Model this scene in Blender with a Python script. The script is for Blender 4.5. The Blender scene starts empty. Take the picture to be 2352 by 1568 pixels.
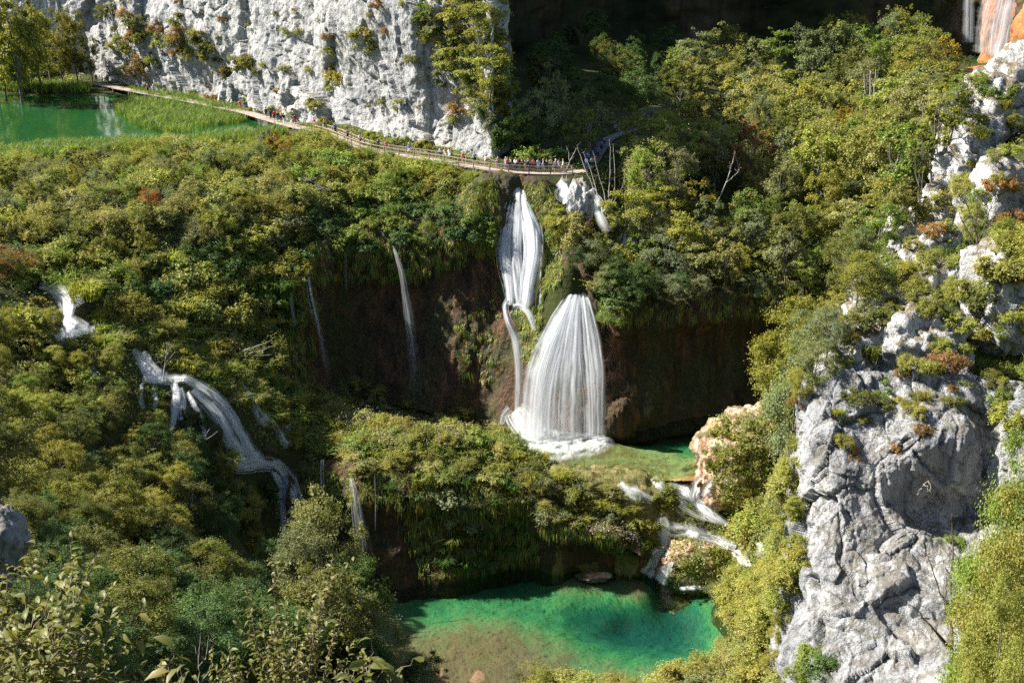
import bpy, bmesh, math, random
import numpy as np
from mathutils import Vector, Matrix
from mathutils.bvhtree import BVHTree

rng = np.random.default_rng(7)
random.seed(7)
sc = bpy.context.scene
COL = sc.collection
PI = math.pi

# ------------------------------------------------------------------ camera
CAM_H = 35.0
PITCH = math.radians(20)
SP, CP = math.sin(PITCH), math.cos(PITCH)
F = 1176 / math.tan(math.radians(22.5))       # focal length in survey pixels (2352 x 1568)
cd = bpy.data.cameras.new('camera')
cam = bpy.data.objects.new('camera', cd)
COL.objects.link(cam)
cd.sensor_width = 36
cd.angle = math.radians(45)
cd.clip_start = .2
cd.clip_end = 3000
cam.location = (0, 0, CAM_H)
cam.rotation_euler = (math.radians(90) - PITCH, 0, 0)
sc.camera = cam


def D(px, py, d):
    """a surveyed point: bearing (px, py) at distance d along the view axis"""
    u, v = (px - 1176) / F, (py - 784) / F
    return Vector((d * u, d * (CP - v * SP), CAM_H - d * (SP + v * CP)))


def Z(px, py, z):
    v = (py - 784) / F
    return D(px, py, (CAM_H - z) / (SP + v * CP))


def proj(p):
    x, y, z = p[0], p[1], p[2] - CAM_H
    d = y * CP - z * SP
    up = y * SP + z * CP
    if d <= .01:
        return (-9999, -9999, d)
    return (1176 + F * x / d, 784 - F * up / d, d)


def inpoly(x, y, poly):
    c = False
    j = len(poly) - 1
    for i in range(len(poly)):
        xi, yi = poly[i]
        xj, yj = poly[j]
        if (yi > y) != (yj > y) and x < (xj - xi) * (y - yi) / (yj - yi) + xi:
            c = not c
        j = i
    return c


# ------------------------------------------------------------------ noise
_P = np.random.default_rng(3).permutation(256).astype(np.int64)
_P = np.concatenate([_P, _P])
_G = np.random.default_rng(4).normal(size=(256, 3))
_G /= np.linalg.norm(_G, axis=1)[:, None]


def perlin(p):
    p = np.asarray(p, float)
    i = np.floor(p).astype(np.int64)
    f = p - i
    w = f * f * f * (f * (f * 6 - 15) + 10)
    i &= 255
    out = 0
    for dx in (0, 1):
        for dy in (0, 1):
            for dz in (0, 1):
                h = _P[(_P[(_P[(i[..., 0] + dx) & 255] + i[..., 1] + dy) & 255] + i[..., 2] + dz) & 255]
                g = _G[h]
                dd = f - np.array([dx, dy, dz])
                wt = (w[..., 0] if dx else 1 - w[..., 0]) * (w[..., 1] if dy else 1 - w[..., 1]) * (w[..., 2] if dz else 1 - w[..., 2])
                out = out + wt * (g * dd).sum(-1)
    return out * 1.5


def fbm(p, octv=5, gain=.5, ridge=False):
    p = np.asarray(p, float)
    a, s, f = 1., 0., 1.
    for k in range(octv):
        n = perlin(p * f + k * 17.3)
        if ridge:
            n = 1 - 2 * np.abs(n)
        s = s + a * n
        a *= gain
        f *= 2.03
    return s


def facets(p, tilt=.6, crack=.25):
    """fractured rock: every cell of broken stone is a plane of its own, with cracks between cells"""
    p = np.asarray(p, float)
    out = np.empty(len(p))
    for s0 in range(0, len(p), 40000):
        q = p[s0:s0 + 40000]
        i = np.floor(q).astype(np.int64)
        best = np.full(len(q), 9e9)
        sec = np.full(len(q), 9e9)
        val = np.zeros(len(q))
        for dx in (-1, 0, 1):
            for dy in (-1, 0, 1):
                for dz in (-1, 0, 1):
                    c = i + np.array([dx, dy, dz])
                    k = c & 255
                    h = _P[(_P[(_P[k[:, 0]] + k[:, 1]) & 255] + k[:, 2]) & 255]
                    g, g2 = _G[h], _G[(h * 7 + 31) & 255]
                    v = q - (c + .5 + g * .55)
                    d = (v * v).sum(1)
                    w = g2[:, 0] * .9 + (g2 * v).sum(1) * tilt
                    m = d < best
                    sec = np.where(m, best, np.minimum(sec, d))
                    val = np.where(m, w, val)
                    best = np.where(m, d, best)
        e = np.sqrt(sec) - np.sqrt(best)
        out[s0:s0 + 40000] = val - crack * np.clip(1 - e / .09, 0, 1)
    return out


# ------------------------------------------------------------------ tagging
LABELS = []


def tag(o, label=None, cat=None, group=None, kind=None):
    if label:
        o['label'] = label
        LABELS.append(o)
    if cat:
        o['category'] = cat
    if group:
        o['group'] = group
    if kind:
        o['kind'] = kind
    return o


def link(name, me, mat=None, parent=None, color=None):
    o = bpy.data.objects.new(name, me)
    COL.objects.link(o)
    if mat is not None and me is not None and not me.materials:
        me.materials.append(mat)
    if parent is not None:
        o.parent = parent
    if color is not None:
        o.color = (*color, 1)
    return o


def empty(name, loc, rz=0, s=1.):
    o = bpy.data.objects.new(name, None)
    COL.objects.link(o)
    o.location = loc
    o.rotation_euler = (0, 0, rz)
    o.scale = (s, s, s) if not hasattr(s, '__len__') else s
    o.empty_display_size = .2
    return o


def copy_to(src, parent, color=None):
    c = src.copy()
    COL.objects.link(c)
    c.parent = parent
    if color is not None:
        c.color = (*color, 1)
    return c


def np_mesh(name, V, faces, smooth=True, uv=None):
    """V (n,3); faces (m,k) int array"""
    V = np.asarray(V, np.float32)
    faces = np.asarray(faces, np.int32)
    me = bpy.data.meshes.new(name)
    m, k = faces.shape
    me.vertices.add(len(V))
    me.vertices.foreach_set('co', V.ravel())
    me.loops.add(m * k)
    me.loops.foreach_set('vertex_index', faces.ravel())
    me.polygons.add(m)
    me.polygons.foreach_set('loop_start', np.arange(0, m * k, k, dtype=np.int32))
    me.polygons.foreach_set('loop_total', np.full(m, k, np.int32))
    me.polygons.foreach_set('use_smooth', np.full(m, smooth))
    if uv is not None:
        l = me.uv_layers.new(name='UVMap')
        l.data.foreach_set('uv', np.asarray(uv, np.float32)[faces.ravel()].ravel())
    me.update(calc_edges=True)
    me.validate()
    return me


# ------------------------------------------------------------------ materials
def mat(name):
    m = bpy.data.materials.new(name)
    m.use_nodes = True
    nt = m.node_tree
    nt.nodes.clear()
    return m, nt


class NT:
    def __init__(s, nt):
        s.nt = nt

    def n(s, typ, **kw):
        nd = s.nt.nodes.new(typ)
        for k, v in kw.items():
            if k.startswith('i_'):
                key = k[2:]
                key = int(key) if key.isdigit() else key.replace('_', ' ')
                nd.inputs[key].default_value = v
            else:
                setattr(nd, k, v)
        return nd

    def l(s, a, b):
        s.nt.links.new(a, b)

    def ramp(s, fac, stops, interp='LINEAR'):
        r = s.n('ShaderNodeValToRGB')
        r.color_ramp.interpolation = interp
        e = r.color_ramp.elements
        while len(e) < len(stops):
            e.new(.5)
        for el, (p, c) in zip(e, stops):
            el.position = p
            el.color = (*c, 1) if len(c) == 3 else c
        s.l(fac, r.inputs[0])
        return r.outputs[0]

    def noise(s, vec, scale, detail=4, rough=.55, dist=0):
        n = s.n('ShaderNodeTexNoise')
        n.inputs['Scale'].default_value = scale
        n.inputs['Detail'].default_value = detail
        n.inputs['Roughness'].default_value = rough
        n.inputs['Distortion'].default_value = dist
        if vec is not None:
            s.l(vec, n.inputs['Vector'])
        return n.outputs['Fac']

    def pos(s, scale=(1, 1, 1)):
        g = s.n('ShaderNodeNewGeometry')
        if scale == (1, 1, 1):
            return g.outputs['Position']
        m = s.n('ShaderNodeMapping')
        m.inputs['Scale'].default_value = scale
        s.l(g.outputs['Position'], m.inputs[0])
        return m.outputs[0]

    def mix(s, fac, a, b, mode='MIX'):
        m = s.n('ShaderNodeMix', data_type='RGBA', blend_type=mode)
        for sock, v in ((m.inputs[0], fac), (m.inputs[6], a), (m.inputs[7], b)):
            if hasattr(v, 'is_linked'):
                s.l(v, sock)
            elif hasattr(v, '__len__'):
                sock.default_value = (*v, 1) if len(v) == 3 else v
            else:
                sock.default_value = v
        return m.outputs[2]

    def math(s, op, a, b=0, clamp=False):
        m = s.n('ShaderNodeMath', operation=op)
        m.use_clamp = clamp
        for sock, v in ((m.inputs[0], a), (m.inputs[1], b)):
            if hasattr(v, 'is_linked'):
                s.l(v, sock)
            else:
                sock.default_value = v
        return m.outputs[0]

    def out(s, sh):
        o = s.n('ShaderNodeOutputMaterial')
        s.l(sh, o.inputs[0])

    def principled(s, col, rough=.8, spec=.3, normal=None):
        b = s.n('ShaderNodeBsdfPrincipled')
        if hasattr(col, 'is_linked'):
            s.l(col, b.inputs['Base Color'])
        else:
            b.inputs['Base Color'].default_value = (*col, 1)
        b.inputs['Roughness'].default_value = rough
        b.inputs['Specular IOR Level'].default_value = spec
        if normal is not None:
            s.l(normal, b.inputs['Normal'])
        return b.outputs[0]

    def bump(s, h, strength=.6, dist=.2):
        b = s.n('ShaderNodeBump')
        b.inputs['Strength'].default_value = strength
        b.inputs['Distance'].default_value = dist
        s.l(h, b.inputs['Height'])
        return b.outputs[0]


def leaf_material(name, trans=.32, var=.5):
    m, nt = mat(name)
    t = NT(nt)
    oi = t.n('ShaderNodeObjectInfo')
    g = t.n('ShaderNodeNewGeometry')
    isl = g.outputs['Random Per Island']
    hsv = t.n('ShaderNodeHueSaturation')
    # value and hue differ from leaf to leaf
    val = t.math('MULTIPLY_ADD', isl, var * 1.1)
    nt.nodes[-1].inputs[2].default_value = 1 - var * .5
    hue = t.math('MULTIPLY_ADD', isl, -.045)
    nt.nodes[-1].inputs[2].default_value = .523
    t.l(oi.outputs['Color'], hsv.inputs['Color'])
    t.l(val, hsv.inputs['Value'])
    t.l(hue, hsv.inputs['Hue'])
    # autumn patches inside a crown
    nz = t.noise(t.pos(), .55, 3)
    col = t.mix(t.ramp(nz, [(.55, (0, 0, 0)), (.75, (.15, .15, .15))]), hsv.outputs[0], (.15, .1, .02))
    d = t.n('ShaderNodeBsdfDiffuse')
    t.l(col, d.inputs[0])
    tr = t.n('ShaderNodeBsdfTranslucent')
    t.l(t.mix(1., col, (1.15, 1.15, .55), 'MULTIPLY'), tr.inputs[0])
    mx = t.n('ShaderNodeMixShader')
    mx.inputs[0].default_value = trans
    t.l(d.outputs[0], mx.inputs[1])
    t.l(tr.outputs[0], mx.inputs[2])
    gl = t.n('ShaderNodeBsdfGlossy')
    gl.inputs['Roughness'].default_value = .45
    mx2 = t.n('ShaderNodeMixShader')
    mx2.inputs[0].default_value = .02
    t.l(mx.outputs[0], mx2.inputs[1])
    t.l(gl.outputs[0], mx2.inputs[2])
    t.out(mx2.outputs[0])
    return m


M_LEAF = leaf_material('leaf', .38)
M_FINE = leaf_material('fine_leaf', .38, .4)


def bark_material():
    m, nt = mat('bark')
    t = NT(nt)
    oi = t.n('ShaderNodeObjectInfo')
    nz = t.noise(t.pos((1, 1, .3)), 6, 4)
    t.out(t.principled(t.mix(nz, oi.outputs['Color'], t.mix(1., oi.outputs['Color'], (.35, .33, .3), 'MULTIPLY')), .9, .2,
                       t.bump(nz, .5, .05)))
    return m


M_BARK = bark_material()


def soil_material():
    m, nt = mat('soil')
    t = NT(nt)
    a = t.noise(t.pos(), .35, 5)
    b = t.noise(t.pos(), 2.3, 5)
    c = t.mix(a, (.018, .028, .007), (.055, .065, .018))
    c = t.mix(t.ramp(b, [(.5, (0, 0, 0)), (.75, (1, 1, 1))]), c, (.06, .042, .02))
    t.out(t.principled(c, .95, .15, t.bump(b, .8, .3)))
    return m


M_SOIL = soil_material()


def limestone_material(name='limestone', moss=.5, grey=.75, tone=(1, 1, 1)):
    m, nt = mat(name)
    t = NT(nt)
    p = t.pos()
    big = t.noise(p, .09, 4, .6)
    streak = t.noise(t.pos((1, 1, .18)), .55, 6, .62, .6)
    fine = t.noise(p, 1.7, 7, .68)
    grain = t.noise(p, 7, 5, .65)
    c = t.ramp(streak, [(.28, (.22, .225, .23)), (.44, (.46, .455, .445)), (.58, (.66, .65, .62)), (.75, (.76, .745, .71))])
    c = t.mix(t.ramp(big, [(.42, (0, 0, 0)), (.6, (grey, grey, grey))]), c, t.mix(streak, (.24, .25, .26), (.5, .51, .52)))
    c = t.mix(t.ramp(fine, [(.34, (.85, .85, .85)), (.45, (0, 0, 0))]), c, (.13, .13, .125))
    crk = t.noise(t.pos((1, 1, .5)), .4, 5, .6, 1.2)
    c = t.mix(t.ramp(crk, [(.475, (0, 0, 0)), (.497, (.7, .7, .7)), (.503, (.7, .7, .7)), (.525, (0, 0, 0))]), c, (.15, .15, .15))
    g = t.n('ShaderNodeNewGeometry')
    sp = t.n('ShaderNodeSeparateXYZ')
    t.l(g.outputs['Normal'], sp.inputs[0])
    mz = t.noise(p, .8, 6, .7)
    msk = t.math('MULTIPLY_ADD', sp.outputs[2], .35)
    nt.nodes[-1].inputs[2].default_value = -.02 - .1 * (1 - moss)
    msk = t.math('ADD', msk, mz)
    msk = t.ramp(msk, [(.66, (0, 0, 0)), (.74, (1, 1, 1))])
    mosscol = t.mix(grain, (.17, .1, .03), (.09, .085, .03))
    c = t.mix(t.math('MULTIPLY', msk, moss), c, mosscol)
    h = t.math('ADD', t.math('MULTIPLY', fine, 1.), t.math('MULTIPLY', grain, .45))
    h = t.math('ADD', h, t.math('MULTIPLY', streak, 1.2))
    if tone != (1, 1, 1):
        c = t.mix(1., c, tone, 'MULTIPLY')
    t.out(t.principled(c, .92, .2, t.bump(h, .8, .5)))
    return m


M_LIME = limestone_material(tone=(.82, .82, .82))
M_ROCK = limestone_material('ridge_limestone', .8, .2)
M_TOWER = limestone_material('tower_limestone', .5, .8, (.68, .69, .71))


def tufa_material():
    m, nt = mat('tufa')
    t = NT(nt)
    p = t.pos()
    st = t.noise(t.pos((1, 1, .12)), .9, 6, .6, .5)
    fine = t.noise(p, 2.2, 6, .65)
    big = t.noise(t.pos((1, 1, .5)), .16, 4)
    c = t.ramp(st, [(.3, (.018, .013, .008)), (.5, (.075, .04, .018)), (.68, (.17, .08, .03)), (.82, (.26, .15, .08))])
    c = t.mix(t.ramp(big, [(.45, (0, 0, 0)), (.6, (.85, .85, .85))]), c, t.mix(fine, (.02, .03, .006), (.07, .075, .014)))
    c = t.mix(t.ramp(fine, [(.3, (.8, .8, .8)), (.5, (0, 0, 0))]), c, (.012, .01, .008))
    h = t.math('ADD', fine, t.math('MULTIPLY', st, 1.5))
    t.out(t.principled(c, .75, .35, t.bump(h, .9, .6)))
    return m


M_TUFA = tufa_material()


def orange_tufa_material():
    m, nt = mat('orange_tufa')
    t = NT(nt)
    st = t.noise(t.pos((1, 1, .12)), .6, 6, .6, .4)
    fine = t.noise(t.pos(), 1.3, 6, .65)
    c = t.ramp(st, [(.3, (.06, .03, .012)), (.5, (.34, .13, .04)), (.7, (.45, .2, .09)), (.85, (.5, .3, .18))])
    c = t.mix(t.ramp(fine, [(.55, (0, 0, 0)), (.7, (.7, .7, .7))]), c, (.06, .06, .015))
    t.out(t.principled(c, .8, .3, t.bump(t.math('ADD', fine, st), .8, .5)))
    return m


M_OTUFA = orange_tufa_material()


def pink_rock_material():
    m, nt = mat('pale_tufa')
    t = NT(nt)
    st = t.noise(t.pos((1, 1, .4)), 1.1, 6, .65, .5)
    fine = t.noise(t.pos(), 3, 6, .65)
    big = t.noise(t.pos(), .35, 4)
    c = t.ramp(st, [(.3, (.12, .055, .025)), (.48, (.42, .27, .17)), (.62, (.62, .48, .38)), (.8, (.68, .56, .47))])
    c = t.mix(t.ramp(big, [(.5, (0, 0, 0)), (.62, (.9, .9, .9))]), c, t.mix(fine, (.05, .05, .012), (.13, .12, .03)))
    t.out(t.principled(c, .85, .25, t.bump(t.math('ADD', fine, st), .9, .3)))
    return m


M_PINK = pink_rock_material()


def step_material():
    m, nt = mat('mossy_steps')
    t = NT(nt)
    st = t.noise(t.pos((1, 1, .5)), 1.1, 6, .65, .5)
    fine = t.noise(t.pos(), 3, 6, .65)
    c = t.ramp(st, [(.3, (.05, .035, .012)), (.45, (.12, .11, .025)), (.56, (.16, .15, .04)), (.66, (.34, .2, .11)), (.78, (.5, .36, .25))])
    c = t.mix(t.ramp(fine, [(.35, (.7, .7, .7)), (.5, (0, 0, 0))]), c, (.05, .055, .012))
    t.out(t.principled(c, .7, .35, t.bump(t.math('ADD', fine, st), .9, .3)))
    return m


M_STEP = step_material()


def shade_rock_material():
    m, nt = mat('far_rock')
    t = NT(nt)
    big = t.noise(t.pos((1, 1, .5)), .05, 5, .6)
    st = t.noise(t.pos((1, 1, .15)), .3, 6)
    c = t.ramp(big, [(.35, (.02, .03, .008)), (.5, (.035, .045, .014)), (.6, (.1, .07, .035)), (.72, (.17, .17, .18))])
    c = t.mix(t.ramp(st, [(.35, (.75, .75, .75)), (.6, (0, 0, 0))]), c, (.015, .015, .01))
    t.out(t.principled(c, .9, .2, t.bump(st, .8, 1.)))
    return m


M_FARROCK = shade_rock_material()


def lake_material(name, col, rough=.06):
    m, nt = mat(name)
    t = NT(nt)
    p = t.pos()
    n1 = t.noise(t.pos((1, .35, 1)), .9, 3)
    big = t.noise(p, .06, 3)
    c = t.mix(big, tuple(x * .6 for x in col), tuple(x * 1.15 for x in col))
    b = t.n('ShaderNodeBsdfPrincipled')
    t.l(c, b.inputs['Base Color'])
    b.inputs['Roughness'].default_value = rough
    b.inputs['IOR'].default_value = 1.45
    b.inputs['Specular IOR Level'].default_value = .75
    t.l(t.bump(n1, .05, .3), b.inputs['Normal'])
    t.out(b.outputs[0])
    return m


M_LAKE = lake_material('lake_water', (.014, .075, .02))
M_FARPOOL = lake_material('far_pool_water', (.03, .1, .03))


def clear_water_material():
    m, nt = mat('clear_water')
    t = NT(nt)
    tr = t.n('ShaderNodeBsdfTransparent')
    tr.inputs[0].default_value = (.8, .95, .88, 1)
    gl = t.n('ShaderNodeBsdfGlossy')
    gl.inputs['Roughness'].default_value = .05
    n = t.bump(t.noise(t.pos(), 1.6, 4), .12, .2)
    t.l(n, gl.inputs['Normal'])
    fr = t.n('ShaderNodeFresnel')
    fr.inputs[0].default_value = 1.33
    t.l(n, fr.inputs['Normal'])
    mx = t.n('ShaderNodeMixShader')
    t.l(fr.outputs[0], mx.inputs[0])
    t.l(tr.outputs[0], mx.inputs[1])
    t.l(gl.outputs[0], mx.inputs[2])
    t.out(mx.outputs[0])
    return m


M_WATER = clear_water_material()


def bed_material(name, level, span, stops):
    """bottom of a pool: sand, algae and deep marl by depth below the water"""
    m, nt = mat(name)
    t = NT(nt)
    g = t.n('ShaderNodeNewGeometry')
    sp = t.n('ShaderNodeSeparateXYZ')
    t.l(g.outputs['Position'], sp.inputs[0])
    dep = t.math('SUBTRACT', level, sp.outputs[2])
    nz = t.noise(t.pos(), .8, 6, .65)
    nf = t.noise(t.pos(), 4, 5, .65)
    dep = t.math('ADD', dep, t.math('MULTIPLY', t.math('SUBTRACT', nz, .5), 2.0))
    dep = t.math('DIVIDE', dep, span)
    c = t.ramp(dep, stops)  # ramp paints the water's absorption of light into the bed colour
    c = t.mix(t.ramp(nf, [(.38, (.55, .55, .55)), (.52, (0, 0, 0))]), c, t.mix(1., c, (.45, .5, .45), 'MULTIPLY'))
    t.out(t.principled(c, .9, .1, t.bump(nf, .5, .1)))
    return m


M_BED = bed_material('pool_bed', -34, 4.0, [(.0, (.2, .12, .07)), (.07, (.19, .125, .065)), (.2, (.16, .19, .085)), (.34, (.065, .2, .075)), (.5, (.022, .13, .07)), (.68, (.008, .075, .055)), (1, (.005, .045, .04))])
M_BED2 = bed_material('terrace_pool_bed', -25, 3.0, [(.0, (.2, .12, .04)), (.12, (.22, .19, .07)), (.25, (.3, .3, .12)),
                                                     (.45, (.08, .22, .07)), (.7, (.02, .13, .06)), (1, (.008, .07, .045))])


def fall_material():
    m, nt = mat('falling_water')
    t = NT(nt)
    uv = t.n('ShaderNodeUVMap')
    at = t.n('ShaderNodeAttribute', attribute_name='dens')
    mp = t.n('ShaderNodeMapping')
    mp.inputs['Scale'].default_value = (3.6, .2, 1)
    t.l(uv.outputs[0], mp.inputs[0])
    a = t.noise(mp.outputs[0], 1.0, 6, .62, .3)
    mp2 = t.n('ShaderNodeMapping')
    mp2.inputs['Scale'].default_value = (1.6, .3, 1)
    t.l(uv.outputs[0], mp2.inputs[0])
    b = t.noise(mp2.outputs[0], 1.0, 3)
    s = t.math('ADD', t.math('MULTIPLY', a, .75), t.math('MULTIPLY', b, .45))
    s = t.math('MULTIPLY_ADD', s, 3.5)
    nt.nodes[-1].inputs[2].default_value = -1.2
    al = t.math('MULTIPLY', t.math('MAXIMUM', s, .05), at.outputs['Fac'], True)
    d = t.n('ShaderNodeBsdfDiffuse')
    d.inputs[0].default_value = (.86, .88, .9, 1)
    tl = t.n('ShaderNodeBsdfTranslucent')
    tl.inputs[0].default_value = (.86, .88, .9, 1)
    mx = t.n('ShaderNodeMixShader')
    mx.inputs[0].default_value = .5
    t.l(d.outputs[0], mx.inputs[1])
    t.l(tl.outputs[0], mx.inputs[2])
    tr = t.n('ShaderNodeBsdfTransparent')
    m2 = t.n('ShaderNodeMixShader')
    t.l(al, m2.inputs[0])
    t.l(tr.outputs[0], m2.inputs[1])
    t.l(mx.outputs[0], m2.inputs[2])
    t.out(m2.outputs[0])
    return m


M_FALL = fall_material()


def wood_material():
    m, nt = mat('weathered_wood')
    t = NT(nt)
    oi = t.n('ShaderNodeObjectInfo')
    g = t.n('ShaderNodeNewGeometry')
    c = t.mix(g.outputs['Random Per Island'], t.mix(1., oi.outputs['Color'], (.75, .73, .7), 'MULTIPLY'), oi.outputs['Color'])
    nz = t.noise(t.pos(), 5, 4)
    c = t.mix(t.math('MULTIPLY', nz, .4), c, (.1, .075, .05))
    t.out(t.principled(c, .85, .2))
    return m


M_WOOD = wood_material()


def flat_material(name, rough=.8):
    m, nt = mat(name)
    t = NT(nt)
    oi = t.n('ShaderNodeObjectInfo')
    nz = t.noise(t.pos(), 9, 3)
    c = t.mix(t.math('MULTIPLY', nz, .35), oi.outputs['Color'], t.mix(1., oi.outputs['Color'], (.5, .5, .5), 'MULTIPLY'))
    t.out(t.principled(c, rough, .25))
    return m


M_CLOTH = flat_material('cloth')
M_SKIN = flat_material('skin', .6)
M_HAIR = flat_material('hair', .7)


# ------------------------------------------------------------------ terrain: scattered survey heights
CTRL = []


def cz(*pts):
    for px, py, z in pts:
        p = Z(px, py, z)
        CTRL.append((p.x, p.y, z))


def cw(level, *pts):
    """bottom of a pool: bearing taken on the water surface"""
    for px, py, z in pts:
        p = Z(px, py, level)
        CTRL.append((p.x, p.y, z))


def cdp(*pts):
    for px, py, d in pts:
        p = D(px, py, d)
        CTRL.append(tuple(p))


# upper lake and its banks
cz((-500, 260, -2), (-150, 260, -2), (0, 260, -2), (200, 265, -2), (330, 275, -1.2), (440, 285, -1.), (560, 300, -1.4), (120, 300, -1.8), (620, 295, -1.),
   (-300, 190, .3), (-150, 195, .3), (0, 205, .2), (100, 212, .2), (180, 214, .2), (205, 192, .3),
   (-150, 375, .2), (0, 362, .2), (100, 348, .2), (300, 338, .2), (450, 332, .2), (600, 312, .2), (655, 300, .1))
# foot of the white cliff
cz((-300, 150, 1.5), (0, 172, 1.2), (200, 180, .8), (300, 198, .5), (400, 216, .4), (560, 246, .4), (720, 280, .7), (850, 322, .8), (1000, 354, .8), (1160, 380, .6), (1250, 385, .4))
# ground beyond the corner
cz((1330, 390, .2), (1400, 380, .2), (1400, 310, 0), (1480, 290, 1), (1520, 270, 1.8), (1560, 285, 1.5), (1450, 340, .3), (1400, 230, 2), (1500, 200, 3), (1250, 330, 1))
# plateau with the willows
cz((-150, 430, -.3), (100, 420, -.4), (300, 420, -.5), (500, 420, -.5), (650, 390, -.2), (800, 390, -.4), (950, 395, -.6), (1060, 405, -.9), (1190, 408, -.7), (1290, 408, -.5), (1350, 418, -.8),
   (0, 520, -1.5), (200, 520, -1.5), (400, 520, -2), (600, 500, -2.5), (-200, 560, -1.5))
# slope above the left cascade
cz((100, 650, -4), (0, 640, -3), (200, 770, -7), (330, 860, -11), (450, 900, -13.3), (500, 970, -16.3), (560, 1050, -20.3), (640, 1080, -22.5), (690, 1180, -28), (680, 1290, -33))
cdp((250, 600, 140), (400, 650, 141), (550, 690, 143), (640, 640, 147), (600, 820, 139), (480, 780, 137), (650, 900, 139), (700, 960, 137))
# hillside on the near left
cdp((-300, 700, 115), (-100, 800, 112), (60, 860, 112), (130, 1000, 103), (300, 1100, 104), (450, 1170, 111), (600, 1290, 114), (700, 1430, 108), (850, 1530, 108), (930, 1560, 112),
    (300, 1420, 80), (600, 1520, 84), (0, 1350, 66), (100, 1568, 52), (350, 1600, 58), (700, 1640, 80), (950, 1680, 98))
CTRL += [(-75, 70, 8), (-90, 90, 10), (-100, 120, 8), (-60, 40, 16), (-110, 60, 18), (-40, 30, 8), (-30, 20, 18), (0, 20, 12), (30, 20, 12), (0, 45, -4), (20, 60, -14),  # leftmost points: unseen rise shaped to cast shade on the left foreground
         (-8, 5, 31), (8, 5, 31), (60, 25, 14), (0, 75, -20), (15, 85, -25), (0, 95, -32)]
# rims and feet of the two walls (the walls themselves are separate)
W1 = [(640, (640, 640, 146), (640, 850, 141.5)), (690, (690, 590, 149), (690, 870, 146)), (740, (740, 550, 152), (740, 885, 149.5)), (800, (800, 530, 155), (800, 895, 153)),
      (880, (880, 520, 157), (880, 905, 154)), (960, (960, 505, 157), (960, 920, 153)), (1040, (1040, 485, 154.8), (1040, 940, 152.3)),
      (1090, (1090, 430, 155.2), (1090, 950, 151.6)), (1140, (1140, 420, 157), (1140, 970, 150.4)), (1195, (1195, 413, 159), (1195, 1000, 146.8)),
      (1250, (1250, 425, 157.5), (1250, 1012, 145.6)), (1310, (1310, 560, 152.5), (1305, 1010, 145.2)), (1370, (1370, 655, 149.2), (1375, 1005, 145.2)),
      (1450, (1450, 690, 149.0), (1450, 1003, 145.4)), (1550, (1550, 685, 149.5), (1550, 985, 147.8)), (1650, (1650, 675, 151), (1650, 972, 150)),
      (1750, (1750, 660, 152.5), (1750, 955, 152)), (1840, (1840, 650, 154), (1840, 940, 153))]
for px, (ax, ay, ad), (bx, by, bd) in W1:
    p = D(ax, ay, ad)
    q = D(bx, by, bd)
    CTRL.append((p.x, p.y + 4.2, p.z + .1))
    if p.y + 1.5 - q.y > 1.2:
        CTRL.append((q.x, q.y + 2.2, q.z - .6))
    else:
        CTRL.append((q.x, p.y + .6, q.z - .4))
cz((1300, 600, -6.5))
W2 = [(660, (660, 1090, 131), (660, 1330, 132)), (710, (710, 1075, 133.5), (710, 1335, 133.5)), (780, (780, 1085, 132.5), (780, 1345, 131.5)), (860, (860, 1090, 131.8), (860, 1352, 130.7)),
      (950, (950, 1092, 131.8), (950, 1347, 131)), (1040, (1040, 1095, 132.2), (1040, 1335, 131.8)), (1130, (1130, 1100, 132.6), (1130, 1310, 133.0)),
      (1215, (1215, 1108, 132.6), (1215, 1287, 134)), (1300, (1300, 1200, 131.3), (1300, 1276, 133)), (1400, (1400, 1222, 131.2), (1400, 1284, 132.8)), (1470, (1470, 1258, 131), (1470, 1310, 131.9))]
for px, (ax, ay, ad), (bx, by, bd) in W2:
    p = D(ax, ay, ad)
    q = D(bx, by, bd)
    CTRL.append((p.x, p.y + 2.2, p.z + .1))
    CTRL.append((q.x, q.y - .2, -36.5))
# shelf between the walls
cz((760, 960, -22), (830, 950, -22), (900, 975, -22.3), (980, 985, -22.4), (1050, 990, -22.6), (1130, 1000, -23), (1180, 1010, -23.6), (1000, 1040, -22.3), (880, 1040, -22.2), (1100, 1050, -22.8), (1190, 1060, -23.3))
cz((1240, 1088, -24.6), (1290, 1115, -25.0), (1350, 1130, -25.4), (1300, 1160, -26.0), (1400, 1170, -26.7), (1460, 1205, -28.4))
# terrace pool and the stepped cascade
cw(-25, (1300, 1022, -27.4), (1400, 1015, -27.4), (1500, 1005, -27.8), (1600, 990, -27.8), (1680, 985, -27.5), (1400, 1045, -26.6), (1500, 1045, -26.8), (1260, 1035, -26.6), (1260, 1072, -24.8), (1330, 1090, -24.8), (1430, 1098, -25), (1520, 1100, -25.4), (1590, 1098, -25.6))
cz((1540, 1112, -26.2), (1600, 1150, -27.8), (1640, 1185, -28.5), (1690, 1200, -29), (1540, 1210, -29.6), (1480, 1180, -28), (1600, 1230, -30), (1700, 1250, -30.5))
cw(-34, (1495, 1325, -35.5), (1560, 1350, -36), (1640, 1350, -36))
cdp((1560, 1290, 134), (1620, 1270, 134), (1600, 1325, 132.8), (1540, 1300, 133.7))
cdp((1700, 1020, 134), (1790, 1000, 129), (1760, 1130, 128), (1730, 1200, 129))
# lower pool
cw(-34, (1000, 1400, -38), (1100, 1400, -38), (1250, 1330, -38), (1350, 1320, -38), (1450, 1350, -38), (1300, 1420, -38.5), (1450, 1450, -39), (1600, 1430, -39), (1550, 1370, -38), (1620, 1480, -38), (1400, 1500, -38), (1200, 1500, -38), (1100, 1530, -38), (980, 1480, -38), (1550, 1510, -37), (1300, 1530, -37), (1100, 1570, -37))
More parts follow.
